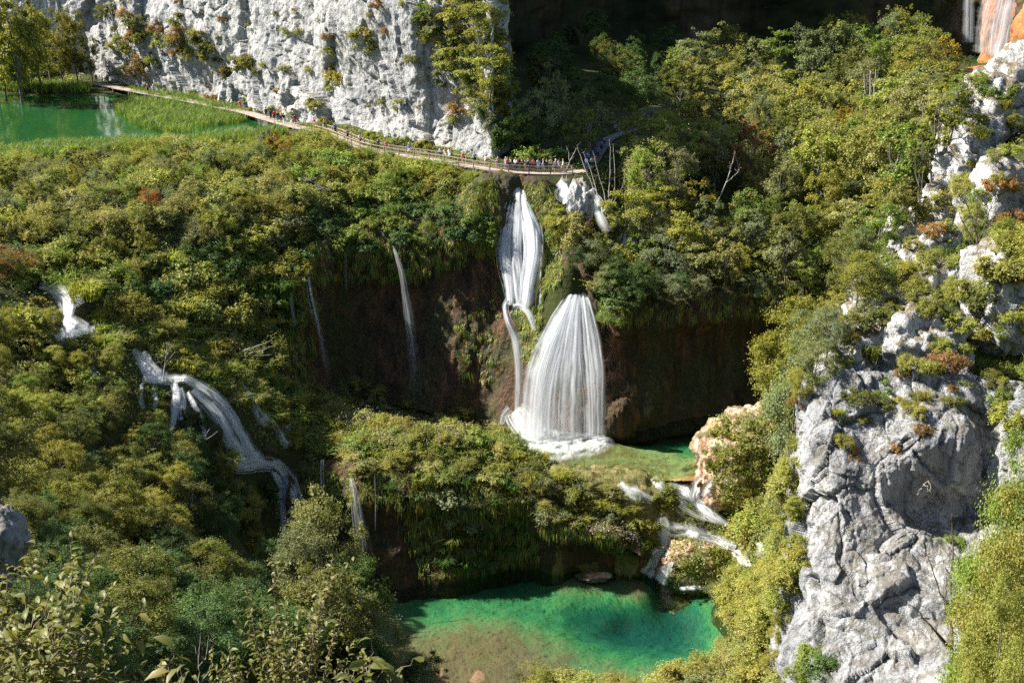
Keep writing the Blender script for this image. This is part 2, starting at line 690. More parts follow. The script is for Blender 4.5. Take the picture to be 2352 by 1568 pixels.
# near bank of the lower pool
cz((1250, 1580, -32.8), (1400, 1590, -31.5), (1560, 1580, -30), (1700, 1530, -29.5), (1060, 1620, -32))
cdp((1710, 1420, 117), (1730, 1330, 121.5), (1780, 1250, 118), (1800, 1100, 118), (1820, 980, 121))
# wooded spur on the right
cdp((1400, 620, 151), (1500, 590, 154), (1600, 590, 156), (1700, 590, 156), (1820, 590, 154), (1420, 480, 166), (1600, 480, 176), (1800, 460, 176), (1950, 500, 160), (1600, 330, 210), (1800, 300, 215), (2000, 330, 200), (1650, 200, 240), (1900, 170, 250), (2100, 180, 250), (2150, 300, 205))
cz((2230, 140, -3), (2330, 140, -3), (2200, 100, -2), (2400, 130, -2), (2150, 190, 0), (2280, 178, .5), (1800, 90, 0), (1500, 120, 3), (2350, 165, 2))
# ridge of the white rocks
cdp((1890, 900, 96), (2000, 745, 107), (2090, 640, 115), (2160, 575, 122), (2230, 400, 141), (2300, 280, 155), (2380, 200, 168), (1930, 760, 117), (1990, 640, 128), (2080, 520, 142), (2150, 430, 160))
cdp((2400, 420, 132), (2400, 600, 114), (2250, 640, 111), (2150, 760, 106), (2060, 860, 101), (2300, 800, 103), (2430, 850, 100), (1840, 1200, 103), (1800, 1400, 101), (1760, 1560, 101))
CTRL += [(25, 70, -27), (40, 76, -24), (50, 60, -22), (60, 45, -8), (55, 74, -20), (70, 72, -14), (34, 84, -20), (45, 85, -18), (58, 84, -12), (90, 80, 10), (110, 100, 22), (120, 160, 25), (110, 60, 28)]

CT = np.array(CTRL)
_n = len(CT)
_K = np.linalg.norm(CT[:, None, :2] - CT[None, :, :2], axis=2)
_K[np.arange(_n), np.arange(_n)] -= .02
_A = np.zeros((_n + 3, _n + 3))
_A[:_n, :_n] = -_K
_A[:_n, _n] = 1
_A[:_n, _n + 1:] = CT[:, :2] * .01
_A[_n:, :_n] = _A[:_n, _n:].T
_W = np.linalg.solve(_A, np.concatenate([CT[:, 2], [0, 0, 0]]))


def height(xy):
    xy = np.asarray(xy, float)
    out = np.empty(len(xy))
    for s in range(0, len(xy), 4000):
        q = xy[s:s + 4000]
        k = -np.linalg.norm(q[:, None] - CT[None, :, :2], axis=2)
        out[s:s + 4000] = k @ _W[:_n] + _W[_n] + q @ _W[_n + 1:] * .01
    return out


def grid_faces(nr, nc):
    i = np.arange(nr - 1)[:, None] * nc + np.arange(nc - 1)[None]
    i = i.ravel()
    return np.stack([i, i + 1, i + nc + 1, i + nc], 1)


BV, BF, BO, BN = [], [], [0], []


def to_bvh(V, Fc, name=''):
    BN.extend([name] * len(Fc))
    BV.append(np.asarray(V))
    BF.append(np.asarray(Fc) + BO[0])
    BO[0] += len(V)


step = .9
xs = np.arange(-150, 150, step)
ys = np.arange(2, 330, step)
gx, gy = np.meshgrid(xs, ys)
xy = np.stack([gx.ravel(), gy.ravel()], 1)
h = height(xy)
n3 = np.concatenate([xy * .11, np.zeros((len(xy), 1))], 1)
h = h + fbm(n3, 4) * .35 * np.clip((h + 33.5) / 3, 0, 1)
V = np.concatenate([xy, h[:, None]], 1)
Fc = grid_faces(len(ys), len(xs))
o = link('terrain', np_mesh('terrain', V, Fc), M_SOIL)
tag(o, kind='structure')
to_bvh(V, Fc, 'terrain')


# ------------------------------------------------------------------ lattice patches for walls and cliffs
def catmull(P, n):
    """P (k,...,3) -> (n,...,3) along axis 0"""
    k = len(P)
    t = np.linspace(0, k - 1, n)
    i = np.clip(t.astype(int), 0, k - 2)
    f = (t - i).reshape((-1,) + (1,) * (P.ndim - 1))
    p0, p1, p2, p3 = P[np.clip(i - 1, 0, k - 1)], P[i], P[i + 1], P[np.clip(i + 2, 0, k - 1)]
    return .5 * (2 * p1 + (p2 - p0) * f + (2 * p0 - 5 * p1 + 4 * p2 - p3) * f ** 2 + (3 * p1 - p0 - 3 * p2 + p3) * f ** 3)


def patch(name, rows, nr, nc, m, disp, kind='structure', bvh=True):
    P = np.array([[tuple(p) for p in r] for r in rows], float)
    G = catmull(P, nr)
    G = np.swapaxes(catmull(np.swapaxes(G, 0, 1), nc), 0, 1)
    du = np.gradient(G, axis=1)
    dv = np.gradient(G, axis=0)
    N = np.cross(dv, du)
    N /= np.linalg.norm(N, axis=2)[..., None] + 1e-9
    # outward is towards the camera side
    if (N * (np.array([0, 0, CAM_H]) - G)).sum() < 0:
        N = -N
    G2 = G + N * disp(G.reshape(-1, 3)).reshape(nr, nc, 1)
    V = G2.reshape(-1, 3)
    Fc = grid_faces(nr, nc)
    o = link(name, np_mesh(name, V, Fc), m)
    if kind:
        tag(o, kind=kind)
    if bvh:
        to_bvh(V, Fc, name)
    return o


def wall_rows(W, back, prof):
    rows = []
    top = []
    for px, a, b in W:
        p = D(*a)
        top.append(Vector((p.x, p.y + back, p.z - .5)))
    rows.append(top)
    for t, off in prof:
        r = []
        for px, a, b in W:
            p, q = D(*a), D(*b)
            v = p.lerp(q, t)
            v.y += off
            r.append(v)
        rows.append(r)
    return rows


def tufa_disp(V):
    q = V.copy()
    q[:, 2] *= .25
    a = fbm(q * .28, 5, .55)
    b = fbm(V * .6 + 40, 4, .5, True)
    c = fbm(q * .12 + 9, 3)
    return a * .8 + b * .18 + c * .9


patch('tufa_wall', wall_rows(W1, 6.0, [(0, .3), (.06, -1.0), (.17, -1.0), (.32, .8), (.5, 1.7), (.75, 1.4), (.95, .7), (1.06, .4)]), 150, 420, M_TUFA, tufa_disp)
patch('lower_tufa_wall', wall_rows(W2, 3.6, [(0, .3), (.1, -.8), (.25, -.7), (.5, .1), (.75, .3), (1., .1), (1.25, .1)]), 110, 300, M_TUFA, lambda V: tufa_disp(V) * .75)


# white cliff along the boardwalk
def cliff_disp(V):
    q = V.copy()
    # slabs and joints dip down to the right
    al = (V[:, 0] - V[:, 1]) * .707
    wob = np.stack([fbm(V * .12 + k * 9, 3) for k in range(3)], 1) * 1.6
    W_ = V + wob
    al = (W_[:, 0] - W_[:, 1]) * .707
    e = np.stack([al * .9 + W_[:, 2] * .45, (W_[:, 0] + W_[:, 1]) * .6, W_[:, 2] * .42 - al * .2], 1)
    big = fbm(q * .045 + 3, 4, .45)
    return big * 2.3 + facets(e * .13, .7, .3) * 1.05 + facets(e * .38 + 40, .6, .25) * .34 + fbm(V * .5, 4, .5) * .3 + fbm(V * 1.6 + 5, 3, .6) * .09


base = [Vector((-190, 330, 1)), Vector((-150, 285, 1))] + [Z(a, b, .3) for a, b in ((0, 170), (120, 176), (230, 184), (320, 198), (410, 214), (490, 229), (560, 243), (640, 262), (720, 278), (800, 304), (870, 322), (940, 339), (1010, 352), (1080, 366), (1128, 376))]
base += [D(1158, 374, 170), D(1166, 345, 179), D(1165, 300, 195), D(1150, 240, 215), D(1140, 170, 240)]
rows = []
for k, (zz, back) in enumerate(((-1.5, -.4), (1.5, .2), (6, .5), (12, .3), (19, 1.2), (24, 3), (28, 5), (32, 8), (36, 12))):
    r = []
    for j, b in enumerate(base):
        a = base[max(j - 1, 0)]
        c = base[min(j + 1, len(base) - 1)]
        tdir = (c - a)
        tdir.z = 0
        tdir.normalize()
        nrm = Vector((tdir.y, -tdir.x, 0))      # points to the lake
        r.append(Vector((b.x, b.y, zz)) - nrm * back)
    rows.append(r)
rows.append([v + Vector((-25, 25, 2)) for v in rows[-1]])
patch('white_limestone_cliff', rows, 420, 900, M_LIME, cliff_disp)

# shaded wall at the head of the gorge, with the lit shoulder of the great fall
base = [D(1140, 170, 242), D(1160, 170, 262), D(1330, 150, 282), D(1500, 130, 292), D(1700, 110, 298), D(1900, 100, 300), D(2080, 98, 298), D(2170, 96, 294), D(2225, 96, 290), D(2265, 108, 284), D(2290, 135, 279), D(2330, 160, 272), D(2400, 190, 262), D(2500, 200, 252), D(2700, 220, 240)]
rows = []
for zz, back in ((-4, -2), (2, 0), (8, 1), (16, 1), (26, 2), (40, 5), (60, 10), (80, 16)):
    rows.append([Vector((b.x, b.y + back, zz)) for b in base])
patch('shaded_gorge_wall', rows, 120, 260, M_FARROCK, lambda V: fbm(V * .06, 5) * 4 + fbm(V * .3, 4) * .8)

# orange shoulder beside the great fall
rows = [[D(x + dx, y, d) for dx, d in ((0, 281), (22, 277), (55, 274.5), (100, 270), (150, 264))] for x, y in ((2268, -90), (2264, -30), (2258, 30), (2254, 90), (2250, 130), (2246, 165))]
patch('orange_tufa_shoulder', rows, 70, 70, M_OTUFA, lambda V: fbm(V * .22, 5) * 1.0)
rows = [[D(2335 + s, -40, 268), D(2350 + s, -40, 262), D(2420 + s, -40, 255)] for s in (0,)]
rows = [[D(2375, -60, 270), D(2400, -60, 263), D(2480, -60, 255)], [D(2345, 10, 269.5), D(2365, 10, 263), D(2460, 10, 254)], [D(2322, 80, 268.5), D(2345, 80, 261), D(2440, 80, 252)],
        [D(2308, 130, 267.5), D(2335, 130, 259), D(2430, 140, 250)], [D(2300, 175, 266), D(2330, 185, 257), D(2430, 190, 248)]]
patch('orange_mossy_buttress', rows, 60, 60, M_OTUFA, lambda V: fbm(V * .25, 5) * 1.0)


# the tower of limestone in the right foreground
def tower_disp(V):
    q = V.copy()
    q[:, 2] *= .45
    W_ = V + np.stack([fbm(V * .25 + k * 9, 3) for k in range(3)], 1) * .8
    e = W_ * np.array([1, 1, .45])
    e[:, 2] += W_[:, 0] * .25
    return fbm(q * .13 + 21, 4, .45) * 1.2 + facets(e * .3, .8, .25) * .6 + facets(e * .85 + 17, .7, .25) * .17 + fbm(V * .9, 4, .5) * .16 + fbm(V * 2.6, 3, .6) * .04


tw = [  # px columns per row, each (px, py, d)
    [(1885, 850, 112), (1868, 860, 103), (1878, 868, 97.5), (1930, 850, 95.5), (2010, 850, 95), (2100, 850, 95), (2200, 860, 95.5), (2290, 870, 93), (2400, 880, 89)],
    [(1868, 930, 110), (1852, 930, 102), (1862, 930, 96.5), (1925, 930, 94.2), (2010, 930, 93.3), (2110, 930, 92.3), (2210, 930, 92.3), (2280, 930, 93.8), (2400, 930, 87)],
    [(1855, 1010, 108), (1838, 1010, 101), (1850, 1010, 95.5), (1920, 1010, 93), (2010, 1010, 92), (2110, 1010, 90.2), (2210, 1000, 90.4), (2280, 1000, 92.5), (2400, 1000, 86)],
    [(1848, 1090, 107), (1830, 1090, 100), (1843, 1090, 94.8), (1915, 1090, 92), (2000, 1090, 91.4), (2110, 1090, 91.3), (2210, 1090, 91.5), (2280, 1090, 92), (2400, 1090, 86.5)],
    [(1845, 1170, 106), (1828, 1170, 99), (1840, 1170, 94), (1910, 1170, 91), (2000, 1170, 91.2), (2110, 1170, 93.3), (2210, 1170, 93.5), (2290, 1170, 92), (2400, 1170, 86.5)],
    [(1840, 1250, 105), (1822, 1250, 98), (1834, 1250, 93), (1905, 1250, 89.8), (2000, 1250, 90.2), (2100, 1250, 91.6), (2210, 1250, 91.4), (2290, 1250, 88.5), (2400, 1250, 83)],
    [(1826, 1330, 104), (1808, 1330, 97), (1822, 1330, 92), (1900, 1330, 88.5), (2000, 1330, 88.2), (2100, 1330, 88), (2200, 1330, 87), (2290, 1330, 84.5), (2400, 1330, 80)],
    [(1805, 1420, 103), (1787, 1420, 96), (1805, 1420, 91), (1890, 1420, 87), (1990, 1420, 86), (2090, 1420, 85.5), (2200, 1420, 84), (2290, 1420, 81), (2400, 1420, 77)],
    [(1790, 1520, 102), (1770, 1520, 95), (1788, 1520, 90), (1880, 1520, 85.5), (1980, 1520, 84), (2090, 1520, 83), (2200, 1520, 81), (2290, 1520, 78), (2400, 1520, 74)],
    [(1780, 1640, 101), (1758, 1640, 94), (1775, 1640, 88.5), (1870, 1640, 83.5), (1970, 1640, 81.5), (2090, 1640, 80), (2200, 1640, 77), (2290, 1640, 74), (2400, 1640, 70)],
    [(1770, 1800, 99), (1745, 1800, 92), (1765, 1800, 86.5), (1860, 1800, 81.5), (1960, 1800, 79.5), (2090, 1800, 77), (2200, 1800, 74), (2290, 1800, 70), (2400, 1800, 66)]]
patch('limestone_tower', [[D(*p) for p in r] for r in tw], 400, 400, M_TOWER, tower_disp)

# ------------------------------------------------------------------ separate rocks


def rock(name, centre, r, m, label, cat='rock', seed=0, amp=.28, sub=5, squash=(1, 1, 1), group=None, bvh=True):
    bm = bmesh.new()
    bmesh.ops.create_icosphere(bm, subdivisions=sub, radius=1)
    P = np.array([v.co[:] for v in bm.verts])
    d = 1 + fbm(P * 1.1 + seed * 7.7, 4, .5) * amp + fbm(P * 2.6 + seed, 5, .6, True) * amp * .3 + fbm(P * 7 + seed, 4, .6) * amp * .16
    # blocky facets
    P2 = P * d[:, None] * np.array(squash) * r
    faces = np.array([[v.index for v in f.verts] for f in bm.faces])
    bm.free()
    o = link(name, np_mesh(name, P2, faces), m)
    o.location = centre
    tag(o, label, cat, group)
    if bvh:
        to_bvh(P2 + np.array(centre), faces, name)
    return o


rock('tufa_outcrop', D(1735, 1065, 133), 5.6, M_PINK, 'pinkish pale rock hump with moss beside the stepped cascade', seed=3, squash=(1.0, .8, 1.0), sub=6)
rock('tufa_outcrop', D(1795, 985, 130), 3.6, M_PINK, 'pale rock slope between the pink hump and the grey limestone tower', seed=8, squash=(1.2, .9, .7))
rock('cascade_rock', D(1600, 1300, 133), 3.4, M_PINK, 'orange tufa block at the foot of the stepped cascade, above the green pool', seed=13, squash=(1.2, .7, .75), sub=6)
rock('boulder', D(-15, 1245, 50), 1.35, M_LIME, 'smooth grey boulder at the dark left edge of the woods', 'boulder', seed=5, squash=(.8, .8, 1.1))
rock('fall_rock', D(1332, 480, 155.5), 1.95, M_ROCK, 'pale rock pillar between two small streams right of the top fall', seed=17, squash=(.75, .7, 1.7))
rock('brown_rock', D(1425, 968, 144.8), 2.0, M_TUFA, 'wet brown rock at the foot of the wide fall', seed=23, squash=(.95, .7, 1.3))
rock('far_rock', D(2260, 178, 258), 3.2, M_OTUFA, 'small orange rock at the rim of the far green pool', seed=29, squash=(1.5, 1, .6))
rock('island_rock', Z(1366, 1322, -34.2), 1.5, M_PINK, 'low pale hump just under the green pool surface', seed=31, squash=(1.1, .7, .22))
RIDGE = [(2335, 235, 163, 3.2, 'white crag topping the ridge below the far orange fall'),
         (2270, 290, 154, 3.0, 'white crag just below the topmost crag of the ridge'),
         (2232, 345, 149, 2.2, 'narrow white crag on the ridge edge against the woods'),
         (2205, 395, 145, 1.8, 'small white crag where the ridge meets the dense woods'),
         (2180, 485, 134, 1.7, 'white boulder on the ridge beneath a slender sapling'),
         (2300, 480, 126, 2.4, 'broken white crag with rust moss at the right edge'),
         (2165, 580, 121, 1.4, 'rounded white boulder halfway up the ridge'),
         (2085, 530, 133, 1.2, 'small white stone lying on the ridge among olive bushes'),
         (2110, 690, 112, 1.9, 'grey white crag above the leaning pointed rock'),
         (2035, 675, 117, 1.7, 'white crag with grassy gully on its right'),
         (2000, 745, 111, 1.7, 'stepped white crag left of the grassy gully'),
         (2055, 770, 104, 2.0, 'pointed white crag right of the grassy gully'),
         (1985, 815, 101, 1.4, 'knobbly white boulder crowning the limestone tower'),
         (1940, 860, 99, 1.1, 'low white stone at the left shoulder of the tower'),
         (2320, 690, 103, 2.3, 'weathered white crag at the right edge behind rusty bushes'),
         (2120, 800, 99, 1.7, 'broad white crag above the tower face')]
for i, (px, py, d, r, lab) in enumerate(RIDGE):
    rock('crag', D(px, py, d + r * .3), r * 1.65, M_ROCK, lab, 'rock', seed=40 + i, amp=.42, squash=(1.0, .9, 1.15), group='white crags along the ridge')

# mossy tufa steps between the two pools
xs = np.arange(3, 29, .28)
ys = np.arange(108, 129, .28)
X, Y = np.meshgrid(xs, ys)
q = np.stack([X.ravel(), Y.ravel()], 1)
hh = height(q)
n3 = np.concatenate([q, hh[:, None]], 1)
st = hh + fbm(n3 * .25, 4) * .5
st = np.floor(st / .9) * .9 + .9 * np.clip((st / .9 - np.floor(st / .9)) * 2.2 - .9, 0, 1)
e = np.minimum(np.minimum(q[:, 0] - 3, 29 - q[:, 0]), np.minimum(q[:, 1] - 108, 129 - q[:, 1]))
st = st + .25 + fbm(n3 * 1.1, 4) * .16 - 3 * np.clip(1 - e / 1.5, 0, 1)
V = np.concatenate([q, st[:, None]], 1)
tag(link('tufa_steps', np_mesh('tufa_steps', V, grid_faces(len(ys), len(xs))), M_STEP), kind='structure')
to_bvh(V, grid_faces(len(ys), len(xs)), 'tufa_steps')

M_MOSS = tufa_material()
M_MOSS.name = 'mossy_rock'
for n_ in M_MOSS.node_tree.nodes:
    if n_.type == 'VALTORGB' and abs(n_.color_ramp.elements[0].position - .45) < .01:
        n_.color_ramp.elements[0].position = .3
        n_.color_ramp.elements[1].position = .42
for i, (px, py, r, lab) in enumerate([(185, 712, 1.3, 'dark mossy boulder in the broad upper rapid'), (120, 745, .9, 'brown mossy boulder at the left edge of the upper rapid'), (395, 915, .9, 'mossy mound between two strands of the long cascade'), (430, 955, 1.2, 'rounded mossy mound under the fan of the long cascade'),
                                      (480, 1000, 1.3, 'large mossy hump splitting the lower part of the long cascade'), (620, 1045, 1.0, 'mossy mound right of the foot of the long cascade'), (600, 915, 1.2, 'bright mossy hump beside the thin winding stream')]):
    d_ = (D(px, py, 1.) - Vector((0, 0, CAM_H)))
    # stands on the slope under that bearing
    t_ = 60.
    while t_ < 200 and (CAM_H + d_.z * t_) > height(np.array([[d_.x * t_, d_.y * t_]]))[0]:
        t_ += .4
    rock('mossy_boulder', Vector((0, 0, CAM_H)) + d_ * (t_ + r * .1), r, M_MOSS, lab, 'boulder', seed=70 + i, amp=.2, squash=(1, .9, .9))

# ------------------------------------------------------------------ water


def sheet(name, x0, x1, y0, y1, z, m):
    V = np.array([(x0, y0, z), (x1, y0, z), (x1, y1, z), (x0, y1, z)], float)
    o = link(name, np_mesh(name, V, np.array([[0, 1, 2, 3]])), m)
    return tag(o, kind='structure')


def plane_poly(name, pts, m):
    me = bpy.data.meshes.new(name)
    me.from_pydata([tuple(p) for p in pts], [], [list(range(len(pts)))])
    me.update()
    o = link(name, me, m)
    return tag(o, kind='structure')


plane_poly('upper_lake_water', [Z(x, y, -.12) for x, y in ((-600, 420), (-300, 390), (0, 366), (100, 352), (300, 341), (450, 335), (600, 315), (670, 301), (700, 285), (600, 262), (500, 240), (400, 222), (300, 203), (200, 185), (0, 175), (-400, 165))], M_LAKE)
plane_poly('far_pool_water', [Z(x, y, -1.) for x, y in ((2130, 170), (2260, 178), (2330, 178), (2345, 120), (2300, 92), (2200, 90), (2120, 110))], M_FARPOOL)


def bed(name, pts, x0, x1, y0, y1, m, stepm=.3, inside=None):
    A = np.array([tuple(Z(px, py, zz)) for px, py, zz in pts])
    A[:, 2] = [p[2] for p in pts]
    n = len(A)
    K = -np.sqrt(((A[:, None, :2] - A[None, :, :2]) ** 2).sum(2) + 2.)
    K += np.eye(n) * .25
    w = np.linalg.solve(np.block([[K, np.ones((n, 1))], [np.ones((1, n)), np.zeros((1, 1))]]), np.append(A[:, 2], 0))
    xs = np.arange(x0, x1, stepm)
    ys = np.arange(y0, y1, stepm)
    X, Y = np.meshgrid(xs, ys)
    q = np.stack([X.ravel(), Y.ravel()], 1)
    hh = -np.sqrt(((q[:, None] - A[None, :, :2]) ** 2).sum(2) + 2.) @ w[:n] + w[n]
    hh += fbm(np.concatenate([q * .5, np.zeros((len(q), 1))], 1), 4) * .14
    V = np.concatenate([q, hh[:, None]], 1)
    Fc = grid_faces(len(ys), len(xs))
    if inside:
        cen = V[Fc].mean(1)
        Fc = Fc[np.array([inpoly(*proj(p)[:2], inside) for p in cen])]
    o = link(name, np_mesh(name, V, Fc), m)
    to_bvh(V, Fc, name)
    return tag(o, kind='structure')


L = -34
bed('pool_bed', [(920, 1380, L - 1.2), (1000, 1350, L - 1.5), (1000, 1420, L - 1.5), (920, 1450, L - .7), (960, 1500, L - .3), (1060, 1470, L - .16), (1100, 1500, L - .1), (1090, 1560, L - .03), (1030, 1560, L - .06), (1160, 1530, L - .14), (1130, 1600, L + .02),
                  (1040, 1430, L - 1.0), (1130, 1440, L - .6), (1180, 1480, L - .3), (1250, 1540, L - .25), (1200, 1440, L - .9), (1300, 1490, L - .9), (1350, 1530, L - .9), (1220, 1400, L - 1.7), (1300, 1440, L - 1.8), (1450, 1530, L - 1.2), (1400, 1500, L - 1.6),
                  (1100, 1350, L - 1.6), (1200, 1310, L - 1.5), (1300, 1290, L - .7), (1370, 1280, L - .7), (1450, 1300, L - .75), (1480, 1325, L - .8), (1366, 1322, L - .45), (1420, 1350, L - .8), (1330, 1350, L - .9), (1280, 1360, L - 1.1), (1460, 1375, L - .75), (1500, 1355, L - .8), 
                  (1250, 1350, L - 1.4), (1390, 1400, L - 2.0), (1350, 1410, L - 2.3), (1450, 1440, L - 3.6), (1520, 1400, L - 3.3), (1560, 1440, L - 3.2), (1560, 1370, L - 2.6), (1620, 1360, L - 1.6), (1650, 1380, L - .8), (1690, 1430, L - .3), (1640, 1430, L - 1.4), (1620, 1490, L - 1.8), (1660, 1470, L - .6),
                  (1530, 1510, L - 1.9), (1480, 1480, L - 2.6), (1560, 1540, L - .8), (1700, 1480, L + .3), (850, 1450, L - .5), (1200, 1275, L - 1.2), (1560, 1345, L - .9)],
    -21, 26, 93, 140, M_BED)
plane_poly('lower_pool_water', [(-22, 92, L), (27, 92, L), (27, 139, L), (-22, 139, L)], M_WATER)
L2 = -25
bed('terrace_pool_bed', [(1230, 1030, L2 - .8), (1270, 1035, L2 - .6), (1330, 1030, L2 - .35), (1300, 1050, L2 - .3), (1400, 1035, L2 - .1), (1450, 1040, L2 - .25), (1400, 1050, L2 - .45), (1350, 1065, L2 - .35), (1400, 1070, L2 - .25), (1450, 1060, L2 - .35), (1500, 1050, L2 - .5), (1520, 1040, L2 - .9),
                         (1560, 1055, L2 - .6), (1500, 1075, L2 - .35), (1560, 1075, L2 - .5), (1600, 1060, L2 - 1.), (1450, 1090, L2 - .4), (1380, 1090, L2 - .35), (1300, 1078, L2 - .35), (1230, 1060, L2 - .3), (1540, 1095, L2 - .4), (1600, 1090, L2 - .1), (1640, 1060, L2 + .4),
                         (1450, 1020, L2 - 1.8), (1550, 1020, L2 - 2.2), (1620, 1020, L2 - 1.9), (1650, 1000, L2 - 1.5), (1500, 1000, L2 - 2.6), (1600, 985, L2 - 2.8), (1400, 1010, L2 - .9), (1300, 1012, L2 - .8), (1700, 990, L2 - .6), (1700, 960, L2 - 1.5)],
    2, 33, 117, 152, M_BED2, inside=[(1190, 1000), (1205, 1048), (1260, 1074), (1330, 1092), (1440, 1102), (1590, 1104), (1680, 1070), (1800, 990), (1800, 900), (1190, 900)])
plane_poly('terrace_pool_water', [Z(x, y, L2) for x, y in ((1210, 1040), (1260, 1066), (1330, 1078), (1420, 1085), (1520, 1093), (1590, 1090), (1640, 1060), (1720, 1000), (1740, 940), (1400, 930), (1190, 990))], M_WATER)


# ------------------------------------------------------------------ waterfalls
KEYP = []


def unit_(v):
    return v / (np.linalg.norm(v, axis=-1, keepdims=True) + 1e-9)


def fall_strip(pts, nu=26, nv=64, bulge=.5, jit=.12, dens=(1, 1), seed=0, edge=.35, K=None, lay=.45, wander=.035, veil=.72, end=.06):
    """pts: (px, py, d, half width in px). A thin veil and many soft separate strands; returns V, F, uv, density"""
    KEYP.append(pts)
    r = np.random.default_rng(seed)
    C = np.array([tuple(D(p[0], p[1], p[2])) for p in pts])
    Wd = np.array([[p[3] * p[2] / F] for p in pts])
    C = catmull(C, nv)
    Wd = np.maximum(catmull(Wd, nv)[:, 0], .03)
    s = np.concatenate([[0], np.cumsum(np.linalg.norm(np.diff(C, axis=0), axis=1))])
    t = np.linspace(0, 1, nv)
    dn = np.interp(t, np.linspace(0, 1, len(dens)), dens)
    dn = dn * np.clip((1 - t) / end, 0, 1)
    tang = unit_(np.gradient(C, axis=0))
    lat = np.stack([np.ones(nv), np.zeros(nv), np.zeros(nv)], 1)
    # the width lies across the run of the water
    lat = unit_(np.cross(tang, np.array([0, -1., .25])))
    Vs, Fs, Us, Ds, o = [], [], [], [], 0

    vs_ = 3. if wander > .1 else 1.

    def ribbon(u, w, lift, k0, k1, dd, m):
        nonlocal o
        n = k1 - k0
        P = C[k0:k1] + lat[k0:k1] * (u * Wd[k0:k1])[:, None] + np.array([0, -1, .25]) * lift[:, None]
        P[:, 1] += bulge * np.minimum(1, Wd[k0:k1]) * u ** 2
        x = np.linspace(-1, 1, m)
        V = P[:, None] + lat[k0:k1][:, None] * (x[None, :, None] * w[:, None, None])
        V[:, :, 1] += (x ** 2)[None] * w[:, None] * .5
        e = (1 - np.abs(x) ** 2) ** 1.4
        D_ = dd[:, None] * e[None]
        Vs.append(V.reshape(-1, 3))
        Fs.append(grid_faces(n, m) + o)
        Us.append(np.stack([(x[None] * w[:, None]) + r.random() * 40 + 0 * V[:, :, 0], np.repeat(s[k0:k1, None] * vs_, m, 1)], 2).reshape(-1, 2))
        Ds.append(D_.ravel())
        o += len(V.reshape(-1, 3))

    # veil with a ragged edge
    rag = 1 + .3 * perlin(np.stack([s * .45, np.full(nv, seed * 2.3), np.zeros(nv)], 1)) + .18 * perlin(np.stack([s * 1.6, np.full(nv, seed * 2.3), np.full(nv, 4.)], 1))
    ribbon(.22 * perlin(np.stack([s * .4, np.full(nv, seed * 5.3), np.full(nv, 8.)], 1)), Wd * rag, np.zeros(nv), 0, nv, dn * veil, 15)
    if K is None:
        K = int(np.clip(Wd.mean() * 18, 3, 80))
    for k in range(K):
        u0 = np.clip(r.normal() * .55, -1.05, 1.05)
        a0 = 0 if r.random() < .55 else r.random() * .6
        a1 = 1 if r.random() < .6 else min(1, a0 + .25 + r.random() * .6)
        k0, k1 = int(a0 * (nv - 1)), int(a1 * (nv - 1)) + 1
        if k1 - k0 < 6:
            continue
        n = k1 - k0
        ss = s[k0:k1]
        u = u0 + wander * perlin(np.stack([ss * .5, np.full(n, k * 7.1), np.full(n, seed)], 1))
        w = (.06 + .26 * r.random() ** 1.6) * np.sqrt(Wd[k0:k1].clip(.1, 4)) * (.7 + .5 * perlin(np.stack([ss * .7, np.full(n, k * 3.3), np.full(n, 5.)], 1)) + .3)
        w = np.maximum(w, .025)
        tt = np.linspace(0, 1, n)
        fade = np.clip(np.minimum(tt / .08 if a0 > 0 else 1 + 0 * tt, (1 - tt) / .25 if a1 < 1 else 1 + 0 * tt), 0, 1)
        lift = (.04 + lay * r.random()) * np.minimum(1, Wd[k0:k1]) * (.4 + .6 * np.minimum(1, ss / 3))
        ribbon(u, w, lift, k0, k1, dn[k0:k1] * fade * (.14 + .5 * r.random() ** 1.5), 7)
    return np.concatenate(Vs), np.concatenate(Fs), np.concatenate(Us), np.concatenate(Ds)


def waterfall(name, strips, label, cat='waterfall', group=None):
    Vs, Fs, Us, Ds, o = [], [], [], [], 0
    for st in strips:
        V, f, u, dn = st
        Vs.append(V)
        Fs.append(f + o)
        Us.append(u)
        Ds.append(dn)
        o += len(V)
    me = np_mesh(name, np.concatenate(Vs), np.concatenate(Fs), True, np.concatenate(Us))
    a = me.attributes.new('dens', 'FLOAT', 'POINT')
    dd = np.concatenate(Ds).astype(np.float32)
    if len(me.vertices) == len(dd):
        a.data.foreach_set('value', dd)
    ob = link(name, me, M_FALL)
    return tag(ob, label, cat, group)


fs = fall_strip
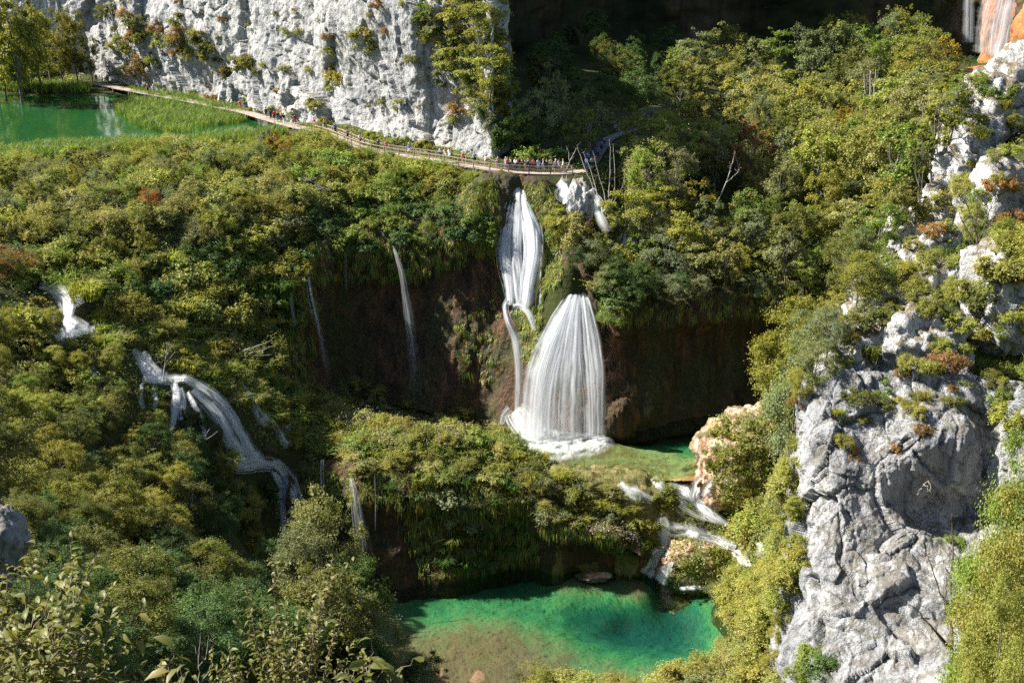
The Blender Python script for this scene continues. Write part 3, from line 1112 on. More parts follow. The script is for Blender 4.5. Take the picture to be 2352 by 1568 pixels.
# the tall upper fall under the boardwalk
waterfall('waterfall', [
    fs([(1180, 415, 158.6, 7), (1176, 440, 157, 13), (1166, 490, 155.4, 19), (1158, 545, 153.9, 18), (1160, 610, 152.3, 17), (1169, 660, 151.2, 13), (1172, 702, 150.4, 8)], dens=(1.7, 1.4, 1.2, 1.1, 1.0, 1.2, 1.5), seed=1, K=26),
    fs([(1192, 416, 158.4, 8), (1194, 450, 156.6, 15), (1193, 510, 154.8, 19), (1190, 570, 153.2, 17), (1196, 630, 152, 15), (1200, 700, 151, 14)], dens=(1.7, 1.5, 1.0, .85, 1.2, 1.4), seed=2, K=24),
    fs([(1200, 430, 157.4, 5), (1208, 475, 155.4, 12), (1222, 525, 153.8, 20), (1226, 585, 152.3, 20), (1216, 645, 151.1, 18), (1208, 706, 150.2, 15)], dens=(1.5, 1.9, 2.4, 2.4, 2.3, 2.0), seed=3, K=34),
    fs([(1186, 560, 153, 4), (1180, 610, 152, 6), (1186, 660, 151, 7), (1190, 704, 150.4, 6)], dens=(.8, 1.1, 1.3, 1.4), seed=103),
    fs([(1168, 690, 149.2, 9), (1160, 705, 148.6, 7), (1168, 740, 148, 8), (1186, 780, 148, 13), (1192, 840, 147.6, 10), (1192, 900, 147, 11), (1190, 950, 146.6, 9), (1200, 995, 145.8, 16)], dens=(1.4, 1.3, 1.2, 1.15, 1.2, 1.0, 1.0, 1.1), seed=4),
    fs([(1178, 703, 149.6, 7), (1198, 704, 149.2, 9), (1216, 722, 148.6, 8), (1228, 757, 148, 6)], dens=(1.2, 1.2, 1.1, .9), seed=5),
], 'tall white waterfall dropping from under the boardwalk')
waterfall('waterfall', [
    fs([(1226, 432, 157.6, 3), (1230, 470, 156.4, 8), (1232, 510, 155.2, 12), (1228, 540, 154, 16)], dens=(1.1, 1.15, 1.2, 1.2), seed=6),
    fs([(1211, 424, 158, 2), (1217, 460, 156.5, 4), (1216, 490, 155.6, 5)], dens=(1., 1., .9), seed=7),
    fs([(1244, 560, 154.2, 2.5), (1243, 620, 153, 3), (1241, 700, 149.6, 4)], dens=(1., 1.05, .9), seed=8),
], 'thin twin streams trickling just right of the tall fall')
# the wide second fall
waterfall('waterfall', [
    fs([(1326, 652, 149.5, 9), (1320, 690, 148.1, 24), (1308, 760, 146.7, 50), (1296, 850, 145.3, 78), (1291, 930, 144.3, 88), (1289, 1010, 143.7, 90)], dens=(1.8, 1.5, 1.2, .85, .58, .45), seed=11, nv=90, K=80, lay=.9),
    fs([(1320, 660, 149.1, 8), (1306, 710, 147.6, 16), (1278, 780, 146.1, 34), (1252, 860, 144.8, 42), (1242, 940, 144.0, 42), (1241, 1010, 143.4, 44)], dens=(1.4, 1.4, 1.2, .9, .7, .7), seed=12, nv=90, K=36, lay=.8),
    fs([(1336, 655, 149.1, 7), (1343, 700, 147.7, 12), (1352, 780, 146.3, 22), (1360, 860, 144.9, 24), (1363, 940, 144.0, 20), (1363, 1008, 143.3, 20)], dens=(1.3, 1.2, 1.0, .8, .65, .6), seed=13, nv=90, K=26, lay=.8),
], 'wide fan shaped waterfall spreading over brown rock into the terrace pool')
waterfall('waterfall_spray', [
    fs([(1180, 945, 146.5, 22), (1190, 960, 145.7, 28), (1215, 990, 144.5, 30), (1235, 1012, 143.6, 34)], dens=(.9, 1., 1., .8), seed=14),
    fs([(1172, 940, 146.5, 10), (1158, 955, 146.1, 8), (1152, 975, 145.7, 6)], dens=(1., .9, .7), seed=15),
], 'spray and foam over a mossy boulder left of the wide fall', 'spray')


def foam(name, pts, label, z):
    C = [Z(px, py, z) for px, py, w in pts]
    Wd = [w * p.y / F for (px, py, w), p in zip(pts, C)]
    nv, nu = 40, 14
    Cc = catmull(np.array([tuple(c) for c in C]), nv)
    Ww = catmull(np.array([[w] for w in Wd]), nv)[:, 0]
    u = np.linspace(-1, 1, nu)
    Y = Cc[:, None, 1] + u[None] * Ww[:, None]
    X = Cc[:, None, 0] + 0 * Y
    Zz = z + .03 + .12 * np.random.default_rng(3).random(Y.shape) * (1 - u[None] ** 2)
    V = np.stack([X, Y, Zz], 2).reshape(-1, 3)
    uv = np.stack([X, Y * 6], 2).reshape(-1, 2)
    e = np.clip((1 - np.abs(u)) / .8, 0, 1)
    te = np.clip(np.minimum(np.linspace(0, 1, nv), np.linspace(1, 0, nv)) / .15, 0, 1)
    den = (1.5 * e[None] * te[:, None]).ravel() * np.clip(.55 + fbm(np.stack([X.ravel() * .9, Y.ravel() * .9, 0 * X.ravel()], 1), 4) * 1.1, 0, 1.2)
    me = np_mesh(name, V, grid_faces(nv, nu), True, uv)
    a = me.attributes.new('dens', 'FLOAT', 'POINT')
    a.data.foreach_set('value', den.astype(np.float32))
    o = link(name, me, M_FALL)
    return tag(o, label, 'foam')


foam('foam', [(1185, 1010, 60), (1240, 1016, 120), (1300, 1017, 120), (1360, 1011, 95), (1410, 1006, 60)], 'white foam line on the pool at the foot of the wide fall', L2 + .02)

# thin falls in the dark alcove
waterfall('thin_waterfall', [
    fs([(902, 565, 154.5, 2), (912, 590, 153.8, 5), (926, 640, 153, 8), (938, 720, 152.4, 12), (950, 820, 151.9, 16), (955, 930, 151.4, 22)], dens=(0.83, 0.68, 0.58, 0.50, 0.41, 0.34), veil=.3, end=.35, seed=21, nv=90),
    fs([(868, 525, 155.6, 3), (880, 540, 155, 2.5), (902, 568, 154.4, 2)], dens=(0.83, 0.79, 0.75), veil=.3, end=.35, seed=22)], 'faint thin fall in the middle of the dark alcove')
waterfall('thin_waterfall', [
    fs([(709, 636, 146.6, 3.5), (716, 680, 146, 4), (730, 740, 145.5, 6), (742, 800, 145, 9), (756, 880, 144.4, 13)], dens=(0.98, 0.83, 0.65, 0.50, 0.33), veil=.3, end=.35, seed=23, nv=80),
    fs([(703, 640, 146.8, 2), (710, 690, 146.3, 2), (722, 750, 145.8, 3)], dens=(0.83, 0.72, 0.54), veil=.3, end=.35, seed=24)], 'pair of thin white falls at the left end of the dark alcove')
waterfall('thin_waterfall', [fs([(668, 672, 144.5, 3), (672, 710, 144, 4), (678, 750, 143.5, 5)], dens=(0.68, 0.65, 0.48), veil=.3, end=.35, seed=25)], 'faint trickle on the mossy edge left of the alcove')
waterfall('thin_waterfall', [fs([(1100, 442, 154.6, 3), (1096, 460, 154.2, 3), (1092, 490, 153.6, 2.5)], dens=(1.05, 1.01, 0.75), veil=.8, seed=26)], 'short thin stream between two mossy tufa columns near the boardwalk')
waterfall('thin_waterfall', [fs([(794, 580, 154, 1.4), (795, 620, 153.5, 1.6), (796, 680, 153, 2)], dens=(0.64, 0.58, 0.41), veil=.3, end=.35, seed=27)], 'hair thin trickle left of the faint alcove fall')
# lower wall falls
waterfall('thin_waterfall', [
    fs([(806, 1098, 130.2, 4), (811, 1120, 129.8, 8), (820, 1170, 129.4, 13), (830, 1230, 129.1, 17), (836, 1280, 128.9, 20)], dens=(0.94, 0.79, 0.68, 0.53, 0.41), veil=.3, end=.35, seed=31, nv=80)], 'slim white fall on the lower dark wall above the pale tree')
waterfall('thin_waterfall', [fs([(740, 1055, 132.5, 3.5), (738, 1090, 132, 4), (744, 1140, 131.5, 6)], dens=(0.90, 0.79, 0.61), veil=.3, end=.35, seed=32)], 'short narrow fall just right of the left cascade')
waterfall('thin_waterfall', [fs([(860, 1090, 130, 1.2), (862, 1150, 129.7, 1.4), (862, 1220, 129.5, 1.8)], dens=(0.68, 0.58, 0.41), veil=.3, end=.35, seed=33)], 'hair thin trickle right of the slim lower fall')
waterfall('thin_waterfall', [fs([(1222, 1245, 134.2, 1.6), (1228, 1265, 133.9, 2.2), (1238, 1288, 133.6, 4)], dens=(0.90, 0.86, 0.82), veil=.5, seed=34)], 'tiny spout splashing into the green pool from the lower wall')

# ------------------------------------------------------------------ BVH for placing things on the ground
bvh = BVHTree.FromPolygons(np.concatenate(BV).tolist(), [tuple(f) for f in np.concatenate([np.pad(f, ((0, 0), (0, 0))) if f.shape[1] == 4 else np.concatenate([f, f[:, -1:]], 1) for f in BF]).tolist()])
CAMP = Vector((0, 0, CAM_H))


def hit(px, py):
    d = (D(px, py, 1.) - CAMP).normalized()
    loc, nrm, idx, dist = bvh.ray_cast(CAMP, d)
    global HITNAME
    if loc is None:
        HITNAME = ''
        return None, None
    if nrm.dot(d) > 0:
        nrm = -nrm
    HITNAME = BN[idx]
    return loc, nrm


def drop(x, y):
    loc, nrm, idx, dist = bvh.ray_cast(Vector((x, y, 200)), Vector((0, 0, -1)))
    return loc


def stream_pts(pts, lift=.35):
    """(px,py,halfwidth) laid on the ground -> (px,py,d,hw)"""
    out = []
    for px, py, w in pts:
        loc, n = hit(px, py)
        q = proj(loc)
        out.append((px, py, q[2] - lift, w))
    return out


def stream(pts, **k):
    k['K'] = int(np.clip(sum(p[2] for p in pts) / len(pts) * 1.5, 8, 60))
    k['dens'] = tuple(x * 1.15 for x in k.get('dens', (1, 1)))
    return fs(stream_pts([(x, y, w * 1.75 + 1.5) for x, y, w in pts]), bulge=-.1, wander=.3, lay=.6, veil=.8, **k)


# left cascade, tier by tier
waterfall('cascade', [
    stream([(90, 660, 5), (118, 668, 11), (142, 690, 15), (150, 718, 13), (148, 745, 14), (160, 768, 20)], dens=(.9, 1.15, 1.3, 1.3, 1.2, 1.3), seed=41),
    stream([(150, 680, 10), (178, 692, 8), (186, 700, 4)], dens=(1.2, 1.2, .8), seed=241),
    stream([(165, 735, 6), (182, 748, 7), (196, 760, 9)], dens=(1.0, 1.1, 1.2), seed=242),
    stream([(218, 760, 6), (185, 766, 11), (150, 773, 10), (128, 778, 5)], dens=(1.2, 1.4, 1.3, 1.), seed=42)], 'broad white rapid at the upper left among bushes', 'cascade')
waterfall('cascade', [
    stream([(304, 804, 4), (318, 826, 8), (332, 850, 10), (350, 870, 12)], dens=(1., 1.1, 1.1, 1.2), seed=43),
    stream([(322, 815, 5), (342, 840, 7), (362, 862, 8), (380, 872, 7)], dens=(1., 1.1, 1.2, 1.2), seed=243),
    stream([(328, 870, 6), (365, 874, 8), (400, 873, 7), (430, 871, 6)], dens=(1.1, 1.2, 1.2, 1.1), seed=143),
    stream([(396, 880, 6), (404, 912, 7), (400, 950, 6), (393, 992, 4)], dens=(1.15, 1.05, 1.0, .8), seed=44),
    stream([(412, 892, 4), (420, 930, 5), (416, 965, 3)], dens=(1., 1., .8), seed=244),
    stream([(415, 867, 6), (445, 884, 8), (485, 909, 9), (520, 944, 9), (546, 985, 8), (566, 1025, 9), (586, 1058, 11)], dens=(1.2, 1.2, 1.25, 1.25, 1.2, 1.25, 1.3), seed=45),
    stream([(440, 897, 5), (470, 925, 6), (500, 960, 6), (521, 1002, 7), (540, 1043, 9), (552, 1066, 11)], dens=(1.1, 1.15, 1.1, 1.1, 1.2, 1.3), seed=46),
    stream([(428, 903, 4), (446, 935, 5), (462, 970, 4), (470, 1008, 3)], dens=(1.1, 1., .9, .7), seed=146),
    stream([(485, 925, 4), (512, 962, 5), (535, 1008, 5), (560, 1050, 7)], dens=(1., 1.1, 1.1, 1.2), seed=147),
    stream([(325, 880, 2.5), (322, 920, 4), (330, 940, 3)], dens=(1., 1., .7), seed=47),
    stream([(350, 890, 2.5), (356, 920, 3.5), (350, 940, 3)], dens=(1., .9, .7), seed=48)], 'long bluish white cascade fanning over mossy steps', 'cascade')
waterfall('cascade', [
    stream([(522, 1064, 6), (560, 1068, 12), (600, 1065, 10), (632, 1070, 9), (656, 1100, 11), (672, 1140, 11), (684, 1178, 9)], dens=(1.2, 1.2, 1.3, 1.15, 1., .9), seed=49, nu=34),
    stream([(628, 1085, 5), (642, 1110, 6), (655, 1145, 6), (664, 1180, 5)], dens=(1., 1.1, 1., .9), seed=149),
    stream([(640, 1130, 5), (650, 1170, 8), (656, 1220, 16), (660, 1260, 18)], dens=(1., .95, .85, .7), seed=50),
    stream([(690, 1170, 8), (700, 1230, 14), (705, 1270, 18)], dens=(.8, .75, .65), seed=51)], 'lowest tier of the left cascade falling behind the pale tree', 'cascade')
waterfall('cascade', [stream([(205, 820, 8), (212, 850, 7), (226, 880, 9), (234, 920, 8)], dens=(1.1, .9, .95, .8), seed=52)], 'small broken stream half hidden by bushes below the upper rapid', 'cascade')
waterfall('cascade', [stream([(545, 872, 4), (570, 910, 6), (590, 950, 7), (605, 970, 12), (635, 985, 6), (650, 1015, 7), (665, 1025, 8)], dens=(1.05, 1.1, 1.05, 1.15, 1., 1.1, 1.), seed=53),
                      stream([(670, 962, 4), (660, 985, 6), (652, 1000, 3)], dens=(1., 1., .9), seed=54)], 'thin winding stream right of the long left cascade', 'cascade')
# stepped cascade on the right
waterfall('cascade', [
    stream([(1612, 1096, 7), (1602, 1120, 11), (1600, 1140, 13), (1618, 1165, 13), (1645, 1190, 8), (1678, 1206, 4)], dens=(1., 1.3, 1.4, 1.4, 1.3, 1.), seed=61),
    stream([(1535, 1116, 5), (1558, 1126, 8), (1580, 1140, 9), (1602, 1158, 8)], dens=(1.1, 1.3, 1.3, 1.2), seed=161),
    stream([(1640, 1098, 4), (1625, 1118, 6), (1618, 1140, 6)], dens=(1., 1.2, 1.2), seed=162),
    stream([(1575, 1112, 4), (1578, 1130, 5), (1590, 1150, 5)], dens=(1., 1.2, 1.2), seed=163),
], 'bright white rapid below the terrace pool beside the pink rock', 'cascade')
waterfall('cascade', [
    stream([(1690, 1256, 4), (1640, 1233, 6), (1585, 1215, 7), (1545, 1212, 8), (1522, 1204, 6)], dens=(1., 1.25, 1.35, 1.35, 1.1), seed=62),
    stream([(1518, 1188, 6), (1522, 1208, 8), (1526, 1240, 7), (1522, 1262, 8), (1506, 1280, 9), (1500, 1305, 10), (1490, 1324, 14)], dens=(1.1, 1.25, 1.3, 1.2, 1.3, 1.35, 1.3), seed=63, nu=30),
    stream([(1540, 1290, 6), (1535, 1312, 10), (1522, 1340, 14)], dens=(1.2, 1.35, 1.3), seed=64)], 'white forked stream pouring over orange tufa into the green pool', 'cascade')
waterfall('cascade', [stream([(1692, 1262, 5), (1712, 1280, 8), (1722, 1300, 7)], dens=(1.1, 1.3, 1.1), seed=65),
                      stream([(1742, 1246, 5), (1752, 1262, 8), (1748, 1280, 5)], dens=(1., 1.2, 1.), seed=66)], 'scattered white water among shrubs left of the limestone tower', 'cascade')
waterfall('cascade', [stream([(1470, 1130, 10), (1450, 1140, 10), (1462, 1145, 5)], dens=(1., 1.1, .8), seed=67)], 'small white riffle on the mossy terrace edge', 'cascade')
for k, (pts, lab) in enumerate([([(1500, 1098, 5), (1512, 1115, 6), (1530, 1130, 5)], 'narrow rivulet over the tan steps left of the bright rapid'), ([(1560, 1160, 7), (1590, 1178, 8), (1622, 1192, 6)], 'lower rivulet running parallel under the bright rapid'),
                                ([(1580, 1215, 5), (1600, 1235, 6), (1640, 1245, 6), (1672, 1262, 5)], 'trickle along the top of the orange tufa block'), ([(1425, 1108, 4), (1440, 1125, 5), (1475, 1135, 5), (1500, 1150, 4)], 'thin white trickle crossing the mossy hump edge')]):
    waterfall('cascade', [stream(pts, dens=(1.2, 1.3, 1.1), seed=170 + k)], lab, 'cascade')
foam('foam', [(1560, 1352, 10), (1600, 1349, 14), (1650, 1346, 10)], 'thin foam line where the tufa block meets the green pool', L + .03)
# streams right of the upper fall
waterfall('cascade', [
    stream([(1282, 420, 10), (1300, 432, 14), (1300, 446, 20), (1312, 452, 10)], dens=(1.2, 1.3, 1.3, 1.), seed=71),
    stream([(1350, 440, 8), (1375, 490, 14), (1390, 520, 14), (1398, 535, 8)], dens=(1.1, 1.2, 1.2, 1.), seed=72),
    stream([(1420, 545, 12), (1435, 560, 16), (1440, 580, 10)], dens=(1.2, 1.3, 1.), seed=73),
    fs([(1284, 418, 157.4, 8), (1296, 430, 155.6, 12), (1299, 446, 154.6, 20), (1312, 455, 154.2, 14)], dens=(1.1, 1.3, 1.2, .8), end=.3, seed=171),
    fs([(1353, 440, 156, 6), (1366, 470, 154.6, 9), (1381, 508, 153.2, 12), (1396, 535, 152.4, 12)], dens=(.8, 1.0, .9, .6), end=.4, seed=172)], 'broken white streams slipping between trees right of the pale pillar', 'cascade')
# far great fall
waterfall('waterfall', [
    fs([(2335, -60, 270, 14), (2320, 20, 270.5, 16), (2306, 90, 270.5, 16), (2296, 150, 270, 22)], dens=(1.3, 1.3, 1.25, 1.2), seed=81, nu=30),
    fs([(2310, -60, 273.5, 34), (2300, 0, 273.5, 38), (2286, 70, 273, 40), (2280, 130, 272, 36)], dens=(.85, .85, .8, .75), seed=82, nu=40),
    fs([(2228, -60, 286, 12), (2226, 30, 286, 14), (2224, 100, 286, 16)], dens=(.75, .72, .7), seed=83, nu=20)], 'far white fall sliding down orange rock at the top right corner')
foam('foam', [(2200, 103, 8), (2230, 104, 12), (2250, 104, 8)], 'far foam patch under the shaded wall at the top right', -.95)
foam('foam', [(2230, 130, 8), (2270, 136, 22), (2300, 142, 26), (2310, 150, 12)], 'bright foam at the foot of the far orange fall', -.95)

# ------------------------------------------------------------------ foliage prototypes
def unit(v):
    return v / (np.linalg.norm(v, axis=-1, keepdims=True) + 1e-9)


def leaf_quads(C, N, L, W, r, droop=0.):
    """kite shaped leaves at C facing N"""
    n = len(C)
    t = unit(np.cross(N, r.normal(size=(n, 3))))
    t[:, 2] -= droop
    t = unit(t)
    b = unit(np.cross(N, t))
    L = (L * (.65 + .7 * r.random(n)))[:, None]
    Wd = L * W
    V = np.stack([C - t * L * .5, C + b * Wd * .5 - t * L * .08 + N * L * .06, C + t * L * .5, C - b * Wd * .5 - t * L * .08 + N * L * .06], 1)
    return V.reshape(-1, 3)


def quads(n):
    return np.arange(n * 4).reshape(n, 4)


def clump_leaves(cent, rad, per, L, W, r, crown_c, up=.35, rnd=.8, inner=.3, droop=0., flat=.7, out=.7):
    Vs = []
    for c, q in zip(cent, rad):
        n = int(per * (.7 + .6 * r.random()))
        o = unit((c - crown_c)[None])
        nt_ = max(4, n // 13)
        d = unit(unit(r.normal(size=(nt_, 3))) + o * out + np.array([0, 0, .2]))
        d[:, 2] *= flat
        ln = q * (.55 + .85 * r.random(nt_) ** 1.5)
        k = r.integers(0, nt_, n)
        f = .2 + .8 * r.random(n) ** .75
        P = c + d[k] * (ln[k] * f)[:, None] + r.normal(size=(n, 3)) * (q * .09)
        P[:, 2] -= (f ** 2) * ln[k] * .12
        N = unit(d[k] * .5 + np.array([0, 0, up + .3]) + r.normal(size=(n, 3)) * rnd * .7)
        Vs.append(leaf_quads(P, N, L, W, r, droop))
    return np.concatenate(Vs)


def tube(path, radii, k=6):
    P = np.asarray(path, float)
    T = unit(np.gradient(P, axis=0))
    a = np.where(np.abs(T[:, 2:3]) > .9, np.array([[1., 0, 0]]), np.array([[0, 0, 1.]]))
    x = unit(np.cross(T, a))
    y = np.cross(T, x)
    th = np.linspace(0, 2 * PI, k, endpoint=False)
    V = P[:, None] + (x[:, None] * np.cos(th)[None, :, None] + y[:, None] * np.sin(th)[None, :, None]) * np.asarray(radii)[:, None, None]
    n = len(P)
    f = []
    for i in range(n - 1):
        for j in range(k):
            f.append((i * k + j, i * k + (j + 1) % k, (i + 1) * k + (j + 1) % k, (i + 1) * k + j))
    return V.reshape(-1, 3), np.array(f)


def join(parts):
    Vs, Fs, o = [], [], 0
    for V, f in parts:
        Vs.append(V)
        Fs.append(f + o)
        o += len(V)
    return np.concatenate(Vs), np.concatenate(Fs)


def wiggle(a, b, n, amp, r):
    a, b = np.asarray(a, float), np.asarray(b, float)
    t = np.linspace(0, 1, n)[:, None]
    P = a + (b - a) * t
    P[1:-1] += r.normal(size=(n - 2, 3)) * amp
    return P


def make_tree(seed, H=9., spread=3.2, base=.35, nc=16, flat=.7, per=230, L=.32, W=.62, stems=1, lean=0, shape='round', mat_=None, droop=0.):
    r = np.random.default_rng(seed)
    cz_ = H * (base + (1 - base) * .5)
    rz = H * (1 - base) * .5
    cc = np.array([lean, 0, cz_])
    cent, rad = [], []
    for i in range(nc):
        d = unit(r.normal(size=3)[None])[0]
        d[2] = d[2] * .9 + .12
        q = .5 + .45 * r.random() ** .5
        c = cc + d * np.array([spread, spread, rz]) * q
        if shape == 'cone':
            f = np.clip((c[2] - H * base) / (H * (1 - base)), 0, 1)
            c[:2] = c[:2] * (1.15 - f)
        cent.append(c)
        rad.append(spread * (.3 + .2 * r.random()) * (.75 if shape == 'cone' else 1))
    # ragged leaders on top and at the sides
    for i in range(max(4, nc // 3)):
        d = unit(r.normal(size=3)[None])[0]
        d[2] = abs(d[2]) * 1.1
        cent.append(cc + d * np.array([spread, spread, rz]) * (1.0 + .15 * r.random()))
        rad.append(spread * (.13 + .12 * r.random()))
    cent = np.array(cent)
    rad = np.array(rad)
    pers = per * (rad / rad.mean()) ** 1.7
    V = np.concatenate([clump_leaves([c], [q * 1.12], p_, L, W, r, cc, droop=droop, flat=flat) for c, q, p_ in zip(cent, rad, pers)])
    crown = np_mesh('crown', V, quads(len(V) // 4), False)
    crown.materials.append(mat_ or M_LEAF)
    parts = []
    for s in range(stems):
        a = np.array([r.normal() * .25 * (stems > 1), r.normal() * .25 * (stems > 1), -.8])
        top = cc + np.array([r.normal() * .4 * stems, r.normal() * .4 * stems, rz * .55])
        P = wiggle(a, top, 7, H * .012, r)
        R = np.linspace(H * .018 + .03, .03, 7) / (1 + .35 * (stems > 1))
        parts.append(tube(P, R))
        for c in cent[r.permutation(len(cent))[:max(3, nc // (2 * stems))]]:
            k = r.integers(2, 5)
            parts.append(tube(wiggle(P[k], c, 5, H * .012, r), np.linspace(R[k] * .6, .015, 5), 5))
    V, f = join(parts)
    trunk = np_mesh('trunk', V, f)
    trunk.materials.append(M_BARK)
    return trunk, crown, H


def make_bush(seed, R=1.5, H=1.7, nc=12, per=150, L=.22, W=.5, mat_=None, up=.5, rnd=.6, twigs=True):
    r = np.random.default_rng(seed)
    cc = np.array([0, 0, H * .35])
    cent, rad = [], []
    for i in range(nc):
        d = unit(r.normal(size=3)[None])[0]
        d[2] = abs(d[2])
        cent.append(np.array([0, 0, H * .12]) + d * np.array([R, R, H * .72]) * (.35 + .5 * r.random()))
        rad.append(R * (.3 + .22 * r.random()))
    V = clump_leaves(np.array(cent), np.array(rad) * 1.15, per, L, W, r, cc - np.array([0, 0, H * .3]), up=up, rnd=rnd, flat=1.15 if mat_ is not None else .8, out=1.0)
    crown = np_mesh('leaves', V, quads(len(V) // 4), False)
    crown.materials.append(mat_ or M_LEAF)
    parts = []
    for c in cent[:7]:
        parts.append(tube(wiggle((c[0] * .2, c[1] * .2, -.3), c * np.array([1.25, 1.25, 1.2]), 5, R * .05, r), np.linspace(.035, .01, 5), 5))
    V, f = join(parts)
    tw = np_mesh('stems', V, f)
    tw.materials.append(M_BARK)
    return tw, crown, H


def blades(C, r, n, h, w, spread, N=None):
    """sedge blades: bent strips of two quads rooted at the points C"""
    m = len(C)
    k = m * n
    B = np.repeat(C, n, 0)
    hh = np.repeat(np.asarray(h) * np.ones(m), n) * (.6 + .7 * r.random(k))
    a = r.random(k) * 2 * PI
    lean = spread * (.3 + .9 * r.random(k))
    dx = np.stack([np.cos(a), np.sin(a), np.zeros(k)], 1)
    side = np.stack([-np.sin(a), np.cos(a), np.zeros(k)], 1) * (w * (.6 + .8 * r.random(k)))[:, None]
    B = B + dx * (r.random(k) * .25 * hh)[:, None]
    mid = B + dx * (lean * hh * .35)[:, None] + np.array([0, 0, 1]) * (hh * .7)[:, None]
    tip = B + dx * (lean * hh)[:, None] + np.array([0, 0, 1]) * (hh * (1.0 - .35 * lean))[:, None]
    V = np.stack([B - side, B + side, mid + side * .8, mid - side * .8, tip + side * .1, tip - side * .1], 1).reshape(-1, 3)
    i = np.arange(k)[:, None] * 6
    f = np.concatenate([i + np.array([[0, 1, 2, 3]]), i + np.array([[3, 2, 4, 5]])])
    return V, f


def make_tuft(seed, R=.9, h=1.1, n=260):
    r = np.random.default_rng(seed)
    C = np.concatenate([r.normal(size=(40, 2)) * R * .35, np.full((40, 1), -.1)], 1)
    V, f = blades(C, r, n // 40, h, .03, .9)
    me = np_mesh('blades', V, f, False)
    me.materials.append(M_FINE)
    return None, me, h


def make_conifer(seed, H=5., R=1.5):
    r = np.random.default_rng(seed)
    Ps, Ns = [], []
    for i in range(26):
        z = H * (.12 + .86 * i / 26)
        rr = R * (1 - z / H) ** .8 + .1
        for j in range(7):
            a = r.random() * 2 * PI
            for q in np.linspace(.15, 1, 9):
                d = np.array([math.cos(a), math.sin(a), 0])
                Ps.append(d * rr * q + np.array([0, 0, z + .12 * rr * q - .35 * (rr * q) ** 2 / R]) + r.normal(size=3) * .05)
                Ns.append(np.array([0, 0, 1.]) + d * .3 + r.normal(size=3) * .35)
    V = leaf_quads(np.array(Ps), unit(np.array(Ns)), .34, .5, r)
    cr = np_mesh('crown', V, quads(len(Ps)), False)
    cr.materials.append(M_FINE)
    V, f = tube([(0, 0, -.6), (0, 0, H * .5), (.03, 0, H * .98)], [.1, .06, .015])
    tr = np_mesh('trunk', V, f)
    tr.materials.append(M_BARK)
    return tr, cr, H


PROTO = {
    'tree': [make_tree(100 + i, H=9, spread=(2.7, 3.4, 2.2, 3.1, 2.5, 3.6, 2.0)[i], base=(.2, .15, .2, .1, .25, .2, .15)[i], nc=(24, 20, 18, 26, 16, 22, 18)[i], flat=(.7, .4, 1.2, .6, .9, .5, 1.3)[i], per=(300, 300, 330, 280, 300, 260, 330)[i], L=(.26, .3, .22, .25, .3, .24, .22)[i], W=(.6, .55, .4, .6, .65, .5, .35)[i]) for i in range(7)],
    'thin': [make_tree(120 + i, H=9, spread=1.7, base=.3, nc=16, per=190, L=.24, stems=2) for i in range(3)],
    'near': [make_tree(140 + i, H=9, spread=3.1, base=.22, nc=30, per=420, L=.17, W=.6) for i in range(3)],
    'close': [make_tree(150 + i, H=9, spread=3.2, base=.1, nc=44, per=1500, L=.1, W=.58) for i in range(1)],
    'bush': [make_bush(160 + i, nc=16, per=210, L=.17) for i in range(4)],
    'willow': [make_bush(170 + i, R=1.7, H=1.9, nc=15, per=230, L=.24, W=.2, mat_=M_FINE, up=.8, rnd=.8) for i in range(4)],
    'fine': [make_bush(180 + i, R=1.5, H=1.7, nc=16, per=330, L=.12, W=.55) for i in range(3)],
    'tuft': [make_tuft(190 + i) for i in range(3)],
    'conifer': [make_conifer(200)],
}
KINDS = {'tree': ('tree', 'tree', 'tree'), 'thin': ('slender_tree', 'slender tree', 'tree'), 'near': ('tree', 'tree', 'tree'), 'close': ('tree', 'tree', 'tree'),
         'bush': ('shrub', 'shrub', 'shrub'), 'willow': ('willow_shrub', 'willow shrub', 'shrub'), 'fine': ('shrub', 'shrub', 'shrub'),
         'tuft': ('grass_tuft', 'sedge tuft', 'grass tuft'), 'conifer': ('conifer', 'young conifer', 'tree')}
PAL = {}
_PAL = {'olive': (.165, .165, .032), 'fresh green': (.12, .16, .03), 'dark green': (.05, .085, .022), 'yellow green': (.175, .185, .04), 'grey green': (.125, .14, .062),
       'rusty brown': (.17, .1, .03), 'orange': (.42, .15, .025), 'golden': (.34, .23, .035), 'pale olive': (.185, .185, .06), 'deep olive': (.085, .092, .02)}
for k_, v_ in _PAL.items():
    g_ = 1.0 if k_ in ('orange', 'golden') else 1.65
    PAL[k_] = tuple(x * g_ for x in v_)


